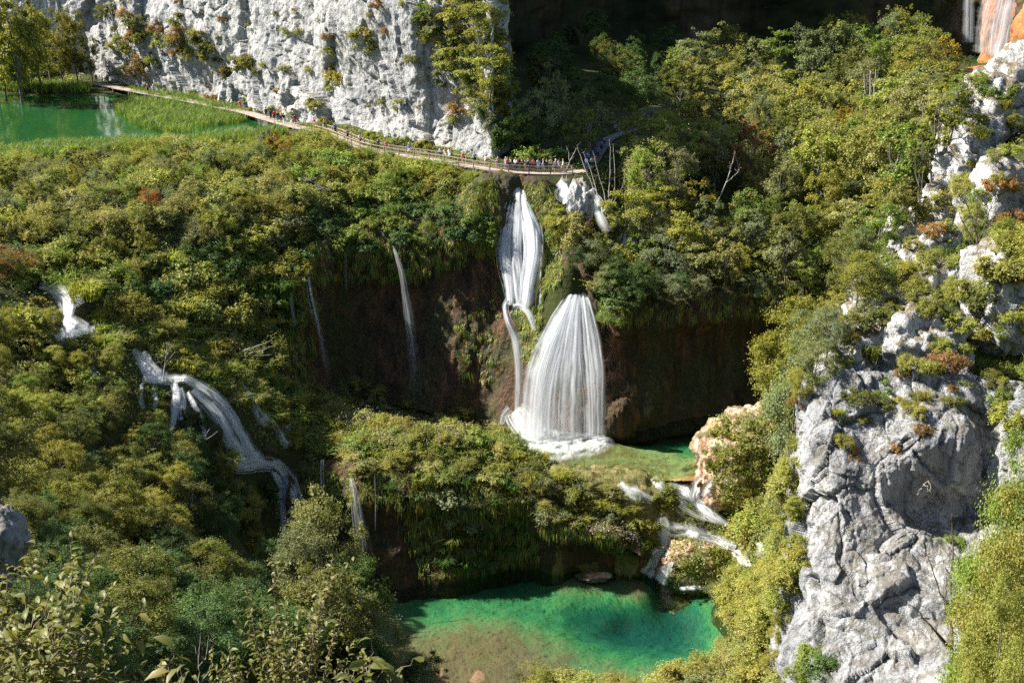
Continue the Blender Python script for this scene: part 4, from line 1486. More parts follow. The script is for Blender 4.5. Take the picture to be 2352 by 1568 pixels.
def plant(kind, loc, size, tone, label=None, group=None, rz=None, bark=(.22, .2, .17), tilt=0., sq=1.):
    """size = height in metres"""
    dist = (Vector(loc) - CAMP).length
    if kind in ('bush', 'willow', 'fine') and size > 3.3 - (.8 if dist < 125 else 0):
        kind = 'near' if dist < 150 else 'tree'
    if kind == 'bush' and dist < 118:
        kind = 'fine'
    v = random.randrange(len(PROTO[kind]))
    tw, cr, H = PROTO[kind][v]
    nm, words, cat = KINDS[kind]
    s = size / H
    root = empty(nm, loc, random.random() * 6.28 if rz is None else rz, (s * sq, s * sq, s))
    root.rotation_euler.x = random.gauss(0, .05) + tilt
    root.rotation_euler.y = random.gauss(0, .05)
    c = PAL[tone] if isinstance(tone, str) else tone
    k = random.uniform(.8, 1.2)
    c = (c[0] * k * random.uniform(.92, 1.1), c[1] * k, c[2] * k * random.uniform(.8, 1.2))
    o1 = bpy.data.objects.new(cr.name.split('.')[0], cr)
    COL.objects.link(o1)
    o1.parent = root
    o1.color = (*c, 1)
    if tw is not None:
        o2 = bpy.data.objects.new(tw.name.split('.')[0], tw)
        COL.objects.link(o2)
        o2.parent = root
        o2.color = (*bark, 1)
    tn = tone if isinstance(tone, str) else 'green'
    tag(root, label or '%s %s' % (tn, words), cat, group)
    return root


PLACED = []
KEYS = []
for pts in KEYP:
    for p, q in zip(pts[:-1], pts[1:]):
        for t in (0, .5):
            KEYS.append((p[0] + (q[0] - p[0]) * t, p[1] + (q[1] - p[1]) * t, p[2] + (q[2] - p[2]) * t))


def keep_clear(poly, step_):
    for x in np.arange(min(p[0] for p in poly), max(p[0] for p in poly), step_):
        for y in np.arange(min(p[1] for p in poly), max(p[1] for p in poly), step_):
            if inpoly(x, y, poly):
                loc, n_ = hit(x, y)
                if loc is not None:
                    KEYS.append((x, y, proj(loc)[2]))


for poly in ([(1270, 1025), (1640, 1000), (1620, 1080), (1440, 1090), (1290, 1070)], [(960, 1370), (1240, 1290), (1480, 1330), (1690, 1420), (1600, 1500), (1300, 1500), (1060, 1460)], [(-20, 225), (250, 235), (260, 325), (-20, 340)],
             [(820, 1140), (1200, 1160), (1200, 1270), (900, 1330)], [(1400, 750), (1780, 710), (1780, 920), (1450, 980)], [(740, 620), (1120, 620), (1120, 880), (760, 850)], [(1640, 1040), (1760, 980), (1720, 1080)], [(1450, 1095), (1650, 1105), (1690, 1240), (1560, 1225)],
             [(1870, 960), (2050, 960), (2100, 1100), (2150, 1400), (1860, 1480), (1800, 1480), (1850, 1150)], [(2060, 1080), (2280, 1060), (2260, 1200), (2100, 1230)], [(1555, 1250), (1660, 1260), (1640, 1330), (1560, 1320)], [(2190, 100), (2290, 100), (2290, 165), (2200, 165)]):
    keep_clear(poly, 26)
for px, py, d, r, lab in RIDGE:
    KEYS.append((px, py, d))
    KEYS.append((px - r * 9, py + r * 6, d))
for x, y in ((255, 196), (320, 208), (400, 222), (480, 238), (560, 254), (620, 270), (650, 282), (770, 310), (830, 330), (885, 345), (950, 354), (1020, 364), (1095, 376), (1160, 386), (1225, 390), (1300, 390), (1340, 470), (20, 1230), (10, 1190)):
    KEYS.append((x, y, proj(Z(x, y, .8))[2] if y < 460 else (155 if y < 900 else 50)))
KEYA = np.array(KEYS)


def hides(loc, h, r):
    q = proj(Vector(loc) + Vector((0, 0, h * .55)))
    rx, ry = r * F / q[2], max(.55 * h * CP, r * .5) * F / q[2]
    return bool(((((KEYA[:, 0] - q[0]) / rx) ** 2 + ((KEYA[:, 1] - q[1]) / ry) ** 2 < .62) & (KEYA[:, 2] > q[2] + .3)).any())


WID = {'tree': .42, 'near': .4, 'close': .42, 'thin': .24, 'bush': .9, 'willow': .9, 'fine': .9, 'tuft': .8, 'conifer': .3}


def scatter(poly, n, kinds, tones, size, where, group, sep=.55, only=None, avoid=None, sq=1., tries=14):
    """kinds/tones: list of (name, weight); size (lo, hi) m; where: words that end the label"""
    x0, x1 = min(p[0] for p in poly), max(p[0] for p in poly)
    y0, y1 = min(p[1] for p in poly), max(p[1] for p in poly)
    kn, kw = zip(*kinds)
    tn, tw = zip(*tones)
    done = 0
    for _ in range(n * tries):
        if done >= n:
            break
        px, py = random.uniform(x0, x1), random.uniform(y0, y1)
        if not inpoly(px, py, poly):
            continue
        if avoid and any(inpoly(px, py, a) for a in avoid):
            continue
        loc, nr = hit(px, py)
        if loc is None or 'bed' in HITNAME:
            continue
        if only and HITNAME not in only:
            continue
        k = random.choices(kn, kw)[0]
        sz = random.uniform(*size) * (.75 if k in ('tuft',) else 1)
        if hides(loc, sz, sz * WID[k] * sq):
            sz *= .55
            if hides(loc, sz, sz * WID[k] * sq):
                continue
            if k in ('tree', 'near') and sz < 3:
                k = 'bush'
        rad = sz * sep
        if any(abs(q[0] - loc.x) < rad + q[3] and abs(q[1] - loc.y) < rad + q[3] and (Vector(q[:3]) - loc).length < (rad + q[3]) for q in PLACED):
            continue
        PLACED.append((loc.x, loc.y, loc.z, rad))
        t = random.choices(tn, tw)[0]
        if nr.z < .35:
            loc = loc - nr * .1 - Vector((0, 0, sz * .25))
        plant(k, loc, sz, t, '%s %s %s' % (t, KINDS[k][1], where), group, sq=sq)
        done += 1
    return done


def tree_top(px, py, d, kind, tone, label, group=None, sq=1., bark=(.22, .2, .17), minh=2.):
    """a tree whose top is seen at (px, py) at distance d: stands on the ground below"""
    p = D(px, py, d)
    g = drop(p.x, p.y)
    h = max(minh, p.z - g.z)
    PLACED.append((p.x, p.y, g.z, h * .2))
    return plant(kind, Vector((p.x, p.y, g.z)), h, tone, label, group, sq=sq, bark=bark)


# streams stay free of plants
WET = [[(80, 640), (190, 690), (230, 760), (130, 790), (120, 720)], [(300, 800), (420, 860), (540, 930), (620, 1060), (700, 1200), (620, 1120), (540, 1080), (400, 1010), (320, 880)],
       [(1530, 1085), (1630, 1085), (1690, 1210), (1560, 1140)], [(1490, 1185), (1700, 1240), (1700, 1270), (1550, 1230), (1550, 1345), (1480, 1330), (1510, 1250)],
       [(1140, 410), (1255, 410), (1255, 720), (1150, 720)], [(1300, 650), (1370, 660), (1390, 1010), (1180, 1010), (1190, 760)]]
LIME_ = ('white_limestone_cliff', 'limestone_tower')

# the wood on the right
crest = [(1590, 105, 226), (1665, 118, 228), (1735, 95, 232), (1790, 75, 235), (1850, 62, 238), (1905, 45, 240), (1945, 58, 238), (1990, 62, 240), (2035, 30, 243), (2070, 24, 244), (2095, 45, 244)]
for i, (x, y, d) in enumerate(crest):
    tree_top(x, y, d, 'tree', ['grey green', 'olive', 'grey green', 'fresh green'][i % 4], '%s tree on the crest of the wood' % ['grey green', 'olive', 'grey green', 'fresh green'][i % 4], 'trees on the crest of the wood', sq=1.0)
tree_top(1845, 325, 190, 'tree', 'orange', 'tree with orange leaves in the middle of the wood', sq=.7)
tree_top(1855, 370, 185, 'tree', 'golden', 'golden yellow tree just below the orange one in the wood', sq=.9)
tree_top(1650, 505, 160, 'tree', 'golden', 'yellow topped tree low in the wood above the brown wall', sq=.8)
tree_top(1435, 352, 166, 'conifer', 'yellow green', 'small yellow green conifer beside the bare grey stems', sq=1.1)
tree_top(1352, 248, 166, 'thin', 'fresh green', 'slender sunlit tree in front of the dark gorge beside the boardwalk', sq=1.0)
tree_top(1990, 150, 215, 'thin', 'olive', 'tree with several pale trunks in the upper wood', sq=1.0, bark=(.5, .47, .4))
tree_top(2110, 200, 212, 'thin', 'olive', 'slim tree with a pale trunk at the right of the upper wood', sq=1.0, bark=(.5, .47, .4))
W_UP = [(1520, 200), (1700, 150), (1900, 130), (2120, 150), (2190, 200), (2230, 300), (2170, 390), (1950, 330), (1560, 330)]
W_MID = [(1430, 420), (1560, 330), (1950, 330), (2170, 390), (2130, 500), (2040, 560), (1900, 540), (1420, 530)]
W_LOW = [(1290, 560), (1420, 520), (1900, 540), (2030, 580), (1960, 700), (1830, 690), (1500, 660), (1330, 640)]
T_W = [('olive', 5), ('grey green', 2), ('yellow green', 2.4), ('fresh green', 2), ('deep olive', 1.5), ('pale olive', 2), ('rusty brown', .15), ('golden', .22)]
scatter(W_UP, 64, [('tree', 6), ('thin', 1)], T_W, (7.5, 12), 'in the upper wood below the crest', 'trees of the upper wood', sep=.2)
scatter(W_MID, 50, [('tree', 6), ('thin', 1), ('bush', .6)], T_W, (7, 11), 'in the middle of the wood', 'trees of the middle wood', sep=.2)
scatter(W_LOW, 60, [('tree', 5), ('bush', 2)], T_W, (4, 7.5), 'in the wood above the brown wall', 'trees above the brown wall', sep=.22, avoid=WET)
# drooping greenery over the brown wall
scatter([(1290, 600), (1560, 600), (1800, 640), (1820, 680), (1560, 700), (1370, 690)], 26, [('bush', 3), ('near', 1)], [('grey green', 3), ('dark green', 3), ('olive', 2), ('pale olive', 1)], (2.2, 4.0), 'over the rim of the brown wall', 'shrubs on the rim of the brown wall', sep=.3, avoid=WET)
for x, y, d, t in ((1420, 590, 148, 'dark green'), (1475, 600, 147.5, 'dark green'), (1400, 610, 147.6, 'grey green'), (1525, 630, 148, 'grey green'), (1445, 650, 147, 'dark green'), (1410, 690, 146.8, 'fresh green')):
    plant('near', D(x, y + 80, d), 4.2, t, '%s bough beside the wide fall' % t, 'boughs beside the wide fall', sq=1.1)
# right of the grotto
scatter([(1820, 640), (1990, 640), (1960, 780), (1890, 850), (1840, 930), (1790, 900), (1830, 760)], 26, [('near', 4), ('bush', 2)], [('olive', 4), ('rusty brown', .4), ('grey green', 2), ('yellow green', 1)], (3, 5.5), 'between brown wall and ridge', 'trees between the brown wall and the ridge', sep=.2)
for x, y, d, t in ((1835, 690, 118, 'olive'), (1850, 770, 113, 'olive'), (1835, 830, 112, 'grey green'), (1880, 740, 116, 'olive'), (1820, 740, 120, 'olive')):
    tree_top(x, y, d, 'near', t, '%s tree in front of the brown wall' % t, 'trees in front of the brown wall', sq=.6)

# trees around the corner of the white cliff
for x, y, d, t, k in ((1010, 70, 166, 'olive', 'tree'), (1060, 85, 167, 'olive', 'tree'), (1110, 95, 168, 'grey green', 'tree'), (1150, 120, 169, 'fresh green', 'tree'), (1065, 150, 165, 'yellow green', 'tree'), (1150, 190, 170, 'deep olive', 'tree'),
                      (1250, 150, 167.5, 'grey green', 'thin'), (1240, 190, 167, 'grey green', 'tree'), (1290, 180, 168, 'grey green', 'tree'), (1335, 205, 168, 'grey green', 'tree'), (1375, 225, 167.5, 'grey green', 'thin'), (1190, 250, 167, 'fresh green', 'tree'), (1230, 260, 168, 'dark green', 'tree'), (1280, 270, 169, 'dark green', 'tree'), (1320, 260, 168, 'fresh green', 'tree')):
    p = D(x, y, d)
    if x < 1200 and y < 200:
        loc, nr = hit(x, y + 70)
        plant(k, loc - Vector((0, 0, 1.5)) - nr * .4, 5.5, t, '%s tree on the white cliff corner' % t, 'trees on the cliff corner', sq=.9)
    else:
        tree_top(x, y, d, k, t, '%s tree round the white cliff corner' % t, 'trees round the cliff corner', sq=.7)
scatter([(960, 0), (1090, 0), (1150, 110), (1170, 370), (1140, 368), (1100, 260), (1050, 200), (985, 120)], 46, [('bush', 1), ('tree', 3)], [('olive', 3), ('yellow green', 1), ('grey green', 2), ('dark green', 1)], (3.0, 6.0), 'high on the right cliff part', 'shrubs on the white cliff corner', sep=.2)
scatter([(1140, 290), (1260, 300), (1290, 370), (1170, 375)], 8, [('bush', 1)], [('fresh green', 2), ('dark green', 2)], (1.5, 3), 'beside the boardwalk corner', 'shrubs by the boardwalk corner', sep=.3)
# shaded far side: dark wood under the gorge wall
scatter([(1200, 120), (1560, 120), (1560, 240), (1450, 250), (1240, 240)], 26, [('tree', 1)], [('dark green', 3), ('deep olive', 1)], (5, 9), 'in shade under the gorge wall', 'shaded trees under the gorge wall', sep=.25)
# far left wood by the lake
for x, y, d, t in ((-40, 5, 215, 'yellow green'), (20, -20, 212, 'yellow green'), (70, 10, 222, 'olive'), (120, 20, 228, 'olive'), (165, 40, 232, 'deep olive'), (45, 50, 225, 'yellow green'), (-10, 70, 222, 'yellow green'), (100, 70, 232, 'deep olive'), (190, 100, 234, 'deep olive'), (150, 90, 236, 'olive'), (0, 120, 234, 'olive'), (75, 130, 238, 'dark green')):
    tree_top(x, y, d, 'tree', t, '%s tree at the far left lake end' % t, 'trees at the end of the lake', sq=.75 if y < 60 else 1.)
scatter([(-20, 160), (120, 165), (210, 180), (205, 200), (100, 205), (-20, 195)], 12, [('bush', 1)], [('fresh green', 2), ('olive', 1)], (2, 3), 'on the far bank of the lake', 'shrubs on the far lake bank', sep=.3)

# shrubs on the white cliff
BAND1 = [(225, 10), (330, 60), (350, 120), (370, 200), (290, 190), (255, 110)]
BAND2 = [(350, 55), (470, 55), (480, 110), (560, 130), (610, 190), (600, 225), (540, 190), (440, 140), (360, 110)]
for bnd, wh in ((BAND1, 'on the left white cliff end'), (BAND2, 'on the slanting white cliff ledge')):
    scatter(bnd, 20, [('bush', 2), ('fine', 1)], [('olive', 4), ('rusty brown', 2), ('deep olive', 2)], (1.6, 3.6), wh, 'shrubs ' + wh, sep=.22)
for x, y, s, t, lab in ((835, 75, 3.0, 'olive', 'olive shrub in a crack high on the white cliff face'), (842, 105, 2.4, 'olive', 'smaller olive shrub under the one in the cliff crack'), (775, 170, 3.0, 'olive', 'shrub on a small ledge low in the middle of the white cliff'), (760, 200, 1.6, 'olive', 'little shrub under the ledge shrub on the white cliff'),
                        (1055, 245, 2.0, 'rusty brown', 'rust tinged shrub in the fissure near the cliff corner'), (1045, 275, 1.6, 'olive', 'olive shrub below the rust one in the cliff fissure'), (725, 240, 2.4, 'olive', 'shrub at the cliff foot above the boardwalk railing start'), (680, 20, 1.2, 'rusty brown', 'tiny rusty shrub near the top of the white cliff'),
                        (870, 10, 1.6, 'rusty brown', 'rusty shrub at the very top of the white cliff'), (520, 160, 2., 'rusty brown', 'rusty shrub under the slanting cliff ledge')):
    loc, nr = hit(x, y)
    plant('bush', loc - Vector((0, 0, s * .4)) - nr * .15, s, t, lab)
for x, y, s in ((1000, 75, 6), (1012, 120, 6.5), (1050, 65, 6), (1045, 160, 7), (1085, 120, 6.5), (1085, 205, 7), (1115, 45, 6), (1120, 180, 7), (1120, 260, 6), (1135, 110, 6), (1145, 320, 5), (1030, 200, 5)):
    loc, nr = hit(x, y)
    t = random.choice(['olive', 'olive', 'grey green', 'fresh green', 'dark green'])
    plant('tree', loc - Vector((0, 0, s * .35)) - nr * .3, s, t, '%s tree clinging to the right part of the white cliff' % t, 'trees on the cliff corner', sq=1.1)
scatter([(230, 0), (960, 0), (1000, 300), (850, 300), (600, 235), (300, 190)], 46, [('bush', 1), ('fine', 1)], [('olive', 3), ('rusty brown', 2), ('deep olive', 2)], (.5, 1.5), 'in cracks of the white cliff', 'small plants in cliff cracks', sep=.8)
# greenery at the cliff foot
scatter([(330, 205), (560, 240), (700, 270), (860, 318), (1120, 372), (1120, 380), (700, 285), (330, 218)], 24, [('bush', 2), ('tuft', 1)], [('olive', 2), ('fresh green', 2), ('rusty brown', .6)], (.9, 1.7), 'at the foot of the white cliff', 'plants at the cliff foot', sep=.3)
tree_top(708, 258, 190, 'tree', 'deep olive', 'dark bushy tree standing in front of the boardwalk', sq=.8)

# willow plateau
T_P = [('pale olive', 5), ('olive', 3), ('yellow green', 1.5), ('grey green', 1.5), ('deep olive', .7), ('fresh green', .8)]
scatter([(-20, 385), (150, 362), (450, 345), (630, 335), (690, 400), (680, 520), (560, 590), (420, 600), (-20, 560)], 120, [('willow', 6), ('bush', 1.6), ('tree', .5)], T_P, (2.0, 3.6), 'on the plateau below the lake', 'willows on the plateau', sep=.27)
for x, y, d, t, lab, k in ((345, 462, 146, 'orange', 'shrub with bright orange leaves on the willow plateau', 'bush'), (360, 500, 147, 'rusty brown', 'rusty leaved shrub next to the bright orange one', 'bush'), (630, 330, 172, 'golden', 'golden yellow shrub by the near lake bank', 'tree'), (655, 350, 170, 'golden', 'smaller golden shrub right of the tall golden one', 'bush')):
    tree_top(x, y, d, k, t, lab, sq=.8, minh=3.4)
scatter([(700, 320), (860, 345), (1060, 400), (1080, 430), (1000, 470), (850, 470), (720, 470), (680, 380)], 56, [('bush', 4), ('willow', 2), ('tree', .6)], [('fresh green', 4), ('yellow green', 3), ('olive', 3), ('golden', .15)], (1.8, 3.2), 'on the sunny alcove rim', 'bright shrubs on the alcove rim', sep=.25)
scatter([(700, 470), (1000, 440), (1120, 480), (1130, 560), (960, 560), (740, 580)], 46, [('bush', 4), ('willow', 1)], [('dark green', 4), ('fresh green', 3)], (1.4, 2.4), 'draping over the alcove lip', 'shrubs on the lip of the alcove', sep=.25, avoid=WET)
scatter([(-20, 560), (420, 600), (560, 590), (680, 540), (690, 780), (600, 860), (480, 740), (380, 780), (230, 700), (-20, 640)], 95, [('bush', 4), ('willow', 2), ('tuft', 2), ('tree', .3)], [('fresh green', 3), ('olive', 3), ('dark green', 2), ('yellow green', 2), ('rusty brown', .25)], (1.6, 3.2), 'above the left cascade', 'shrubs above the left cascade', sep=.25, avoid=WET)
scatter([(220, 700), (380, 780), (480, 740), (620, 860), (690, 900), (700, 1030), (640, 1040), (540, 930), (400, 850), (310, 800), (210, 800)], 80, [('tuft', 5), ('bush', 3)], [('yellow green', 4), ('fresh green', 3), ('olive', 2), ('pale olive', 1)], (1.0, 2.0), 'beside the long left cascade', 'tufts beside the left cascade', sep=.28, avoid=WET)
scatter([(345, 890), (395, 885), (385, 1000), (340, 960)], 5, [('tuft', 1), ('bush', 1)], [('fresh green', 1), ('olive', 1)], (.6, 1.0), 'between strands of the cascade', 'tufts in the left cascade', sep=.3)
scatter([(425, 935), (480, 965), (475, 1030), (425, 1000)], 5, [('tuft', 1), ('bush', 1)], [('fresh green', 1), ('dark green', 1)], (.6, 1.0), 'between strands of the cascade', 'tufts in the left cascade', sep=.3)
scatter([(-20, 640), (100, 660), (130, 790), (220, 800), (320, 900), (320, 1000), (150, 1000), (-20, 940)], 60, [('near', 3), ('bush', 3)], [('olive', 4), ('yellow green', 2), ('deep olive', 2), ('fresh green', 1)], (1.8, 3.4), 'left of the white cascade', 'trees left of the cascade', sep=.2, avoid=WET)
# shelf
scatter([(700, 890), (820, 880), (1000, 960), (1190, 980), (1260, 1040), (1210, 1110), (1000, 1110), (800, 1090), (710, 1060)], 85, [('bush', 4), ('tuft', 3), ('fine', 2)], [('olive', 3), ('fresh green', 3), ('pale olive', 2), ('deep olive', 2)], (.9, 2.0), 'on the shelf below the alcove', 'shrubs on the shelf', sep=.28)
scatter([(860, 1100), (1210, 1120), (1210, 1290), (1000, 1330), (980, 1200)], 44, [('bush', 2), ('tuft', 3)], [('dark green', 3), ('grey green', 2), ('deep olive', 2)], (1.0, 1.9), 'hanging on the shaded lower wall', 'greenery on the lower wall', sep=.3)  # the wall's shade is put into the darker leaf tones
scatter([(1200, 1095), (1340, 1095), (1500, 1190), (1510, 1250), (1400, 1230), (1300, 1210), (1210, 1180)], 55, [('tuft', 4), ('bush', 2), ('fine', 2)], [('pale olive', 4), ('olive', 3), ('grey green', 2), ('yellow green', 1)], (.8, 1.7), 'on the hump above the pool', 'tufts on the sunny hump', sep=.28)
scatter([(1370, 1230), (1510, 1240), (1490, 1310), (1380, 1270)], 14, [('tuft', 1), ('bush', 1)], [('grey green', 2), ('fresh green', 2)], (.7, 1.2), 'at the pool edge below the hump', 'plants at the pool edge', sep=.3)
scatter([(1430, 1080), (1540, 1060), (1620, 1100), (1660, 1240), (1540, 1190), (1440, 1150)], 14, [('tuft', 3), ('bush', 2)], [('yellow green', 3), ('fresh green', 2), ('deep olive', 2)], (.5, 1.0), 'on the right cascade steps', 'tufts on the mossy steps', sep=.3, avoid=WET)
scatter([(1550, 1230), (1700, 1260), (1700, 1340), (1570, 1330)], 9, [('tuft', 3), ('bush', 2)], [('yellow green', 2), ('fresh green', 3)], (.5, 1.0), 'on the orange tufa block', 'plants on the tufa block', sep=.3, avoid=WET)
scatter([(1620, 960), (1840, 920), (1840, 1200), (1700, 1200), (1620, 1080)], 38, [('bush', 3), ('tuft', 2), ('fine', 2)], [('olive', 4), ('yellow green', 2), ('deep olive', 2), ('rusty brown', .3)], (.8, 1.7), 'growing on the pink rock hump', 'shrubs on the pink rock', sep=.35)
scatter([(1690, 1180), (1830, 1100), (1830, 1250), (1800, 1450), (1770, 1540), (1690, 1460), (1650, 1360), (1720, 1300)], 60, [('fine', 4), ('bush', 2), ('near', .5)], [('yellow green', 4), ('olive', 4), ('deep olive', 1)], (1.4, 3.0), 'left of the limestone tower', 'shrubs left of the tower', sep=.24, avoid=WET)
scatter([(1190, 1540), (1400, 1530), (1560, 1535), (1660, 1480), (1790, 1500), (1800, 1620), (1190, 1640)], 46, [('fine', 5), ('willow', 1)], [('olive', 4), ('yellow green', 3), ('pale olive', 1), ('grey green', 1)], (1.3, 2.6), 'on the near pool bank', 'shrubs on the near pool bank', sep=.25)

# ridge and tower
T_R = [('olive', 4), ('yellow green', 3), ('rusty brown', .5), ('fresh green', 1.8), ('deep olive', 1)]
scatter([(2200, 180), (2352, 190), (2352, 480), (2260, 620), (2100, 660), (1990, 830), (1890, 860), (1990, 660), (2130, 500), (2190, 400)], 46, [('fine', 4), ('bush', 2), ('near', .6), ('tuft', 1)], T_R, (.9, 2.3), 'among the white ridge crags', 'shrubs on the ridge', sep=.25)
scatter([(2352, 480), (2352, 860), (2240, 850), (2080, 850), (2110, 690), (2260, 620)], 34, [('fine', 4), ('bush', 2), ('near', 1)], T_R + [('rusty brown', .6)], (1.0, 2.6), 'on the slope above the tower', 'shrubs above the tower', sep=.25)
scatter([(1870, 860), (2290, 840), (2330, 950), (2150, 960), (1990, 1000), (1900, 940)], 22, [('fine', 4), ('tuft', 1)], [('olive', 4), ('deep olive', 2), ('fresh green', 1), ('rusty brown', 1)], (.5, 1.3), 'on the limestone tower brow', 'shrubs on the tower brow', sep=.3)
for x, y, s, t, lab in ((2060, 1030, .9, 'rusty brown', 'rusty tuft on the sunny middle of the tower'), (1940, 1010, 1.1, 'olive', 'olive shrub on the left face of the tower below its brow'), (1960, 1040, .8, 'rusty brown', 'small rusty shrub under the olive one on the tower'), (2120, 985, .8, 'rusty brown', 'rust coloured shrub on the ledge over the shaded hollow'),
                        (2170, 1250, 1.2, 'fresh green', 'green shrub on the lip below the shaded hollow of the tower'), (2200, 1245, .9, 'fresh green', 'second green shrub on the lip below the hollow'), (1870, 1500, 1.6, 'fresh green', 'bright green shrub at the foot of the tower'), (1900, 1530, 1.6, 'dark green', 'dark green shrub beside the bright one at the tower foot'), (1840, 1540, 1.4, 'fresh green', 'low green shrub at the bottom left of the tower'), (2330, 960, 2.0, 'olive', 'olive shrub at the right edge beside the tower cleft')):
    loc, nr = hit(x, y)
    plant('fine', loc - Vector((0, 0, s * .35)) - nr * .1, s, t, lab)
tree_top(2240, 470, 116, 'near', 'olive', 'thin crowned tree standing among crags on the ridge', sq=.7)
tree_top(2330, 260, 148, 'near', 'olive', 'bushy tree on the ridge near the right edge', sq=.8)
for x, y, d, t, lab, sq in ((2340, 1140, 60, 'fresh green', 'large green tree at the lower right edge', .36), (2400, 1250, 57, 'olive', 'olive tree in front of the large tree at the right edge', .45), (2345, 1400, 54, 'olive', 'lowest bright green tree at the bottom right corner', .4)):
    tree_top(x, y, d, 'close', t, lab, sq=sq)

# near left woods
scatter([(-20, 940), (150, 1000), (330, 960), (420, 1010), (540, 1090), (620, 1150), (640, 1290), (500, 1290), (300, 1300), (-20, 1200)], 75, [('near', 5), ('fine', 1)], [('olive', 4), ('deep olive', 3), ('yellow green', 1.4), ('dark green', 2)], (2.6, 4.8), 'on the near left slope', 'trees on the near left slope', sep=.17)
scatter([(300, 1280), (640, 1290), (760, 1400), (900, 1540), (880, 1620), (300, 1620)], 40, [('near', 5)], [('deep olive', 2), ('dark green', 4)], (3.5, 6), 'in the bottom left shade', 'shaded trees at the bottom left', sep=.2)  # dark tones only: the shade is painted into the leaf colour
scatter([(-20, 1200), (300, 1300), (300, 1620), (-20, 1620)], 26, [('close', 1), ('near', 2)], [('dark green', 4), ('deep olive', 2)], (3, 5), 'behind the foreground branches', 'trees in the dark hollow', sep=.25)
for x, y, d, t, k, lab, sq in ((728, 1150, 104, 'grey green', 'near', 'pale leaved tree in front of the left cascade foot', .6), (700, 1230, 100, 'grey green', 'near', 'second pale tree left below the one at the cascade foot', .7), (840, 1285, 100, 'dark green', 'near', 'dark rounded tree at the left shore of the green pool', .62), (865, 1400, 98, 'grey green', 'near', 'pale boughs reaching over the left shore of the green pool', .7), (800, 1340, 97, 'grey green', 'near', 'pale tree behind the dark one on the left shore', .6),
                           (975, 1505, 100, 'dark green', 'near', 'dark shrub like tree on the brown beach at the bottom', .8), (760, 1300, 96, 'deep olive', 'near', 'olive tree just left of the pale boughs by the pool', .8)):
    tree_top(x, y, d, k, t, lab, sq=sq, minh=3.)

# the slopes go on beyond the picture on both sides: one mass of bushes, not individuals
_n0 = len(LABELS)
scatter([(2380, 180), (2800, 180), (2900, 1500), (2440, 1500), (2380, 900)], 130, [('near', 3), ('tree', 2), ('bush', 2)], T_R, (3, 6), 'beyond the ridge', 'outside right', sep=.2)
scatter([(-420, 380), (-40, 380), (-40, 1500), (-420, 1300)], 110, [('near', 3), ('tree', 2), ('willow', 3)], T_P, (3, 5), 'beyond the left slope', 'outside left', sep=.2)
OUTSIDE = set(LABELS[_n0:])
# ------------------------------------------------------------------ bare wood
def dead_tree(pts, label, col=(.4, .38, .35), name='dead_tree', twigs=10, seed=0, tw=.5, jit=.03, tr=1.):
    """pts: list of limbs, each a list of (px, py, d, radius m); the first point of the first limb is the foot"""
    r = np.random.default_rng(seed)
    parts = []
    b = D(*pts[0][0][:3])
    for k, lim in enumerate(pts):
        P = np.array([tuple(D(*q[:3]) - b) for q in lim])
        R = np.array([[q[3]] for q in lim])
        n = 4 * len(lim)
        Pc = catmull(P, n)
        Pc[1:] += r.normal(size=(n - 1, 3)) * jit
        parts.append((tube(Pc, catmull(R, n)[:, 0], 6), Pc))
    root = empty(name, b)
    for q_, ((V, f), Pc) in enumerate(parts):
        bits = [(V, f)]
        for _ in range(twigs):
            i = r.integers(len(Pc) // 2, len(Pc))
            d = unit(r.normal(size=3)[None])[0] + np.array([0, 0, .5])
            bits.append(tube(wiggle(Pc[i], Pc[i] + d * tw * (.5 + r.random()), 4, .05, r), [.018 * tr, .013 * tr, .01 * tr, .006 * tr], 6))
        V, f = join(bits)
        nm = 'branch' if q_ else 'trunk'
        link(nm, np_mesh(nm, V, f), M_BARK, root, col)
    return tag(root, label, 'dead tree')


dead_tree([[(1392, 600, 158, .16), (1385, 520, 158, .14), (1365, 440, 158, .09), (1345, 390, 158, .07), (1325, 335, 158, .03)], [(1388, 540, 158, .12), (1375, 460, 157.5, .09), (1358, 395, 157.5, .06), (1340, 350, 157.5, .03)], [(1390, 540, 158, .12), (1390, 460, 158, .08), (1375, 400, 158, .05), (1362, 350, 158, .03)], [(1392, 530, 158, .12), (1398, 450, 158, .08), (1402, 380, 158, .05), (1400, 320, 158, .03)],
           [(1394, 500, 158, .1), (1410, 440, 158.4, .07), (1412, 390, 158.4, .05), (1408, 330, 158.4, .03)], [(1394, 490, 158, .07), (1412, 460, 158, .05), (1432, 420, 158, .03), (1440, 360, 158, .02)]], 'bare many stemmed grey tree between the falls and the wood', seed=1, twigs=6)
dead_tree([[(1295, 410, 160, .12), (1300, 395, 160, .1), (1312, 365, 160, .06), (1325, 340, 160, .03)], [(1308, 372, 160, .06), (1306, 350, 160, .04), (1300, 335, 160, .02)]], 'broken grey snag leaning on the boardwalk right of the fall', seed=2, twigs=4)
dead_tree([[(760, 440, 158, .14), (735, 430, 157.5, .1), (700, 425, 157, .05), (665, 430, 156.5, .02)], [(745, 432, 157.5, .08), (715, 440, 157, .05), (690, 455, 156.5, .02)], [(740, 432, 157.5, .07), (720, 418, 157.5, .04), (690, 412, 157, .02)], [(735, 436, 157.5, .06), (725, 455, 157, .04), (745, 470, 156.5, .02)]], 'fallen bleached branches on the plateau rim by the alcove', name='fallen_branch', seed=3, twigs=12, tw=.8)
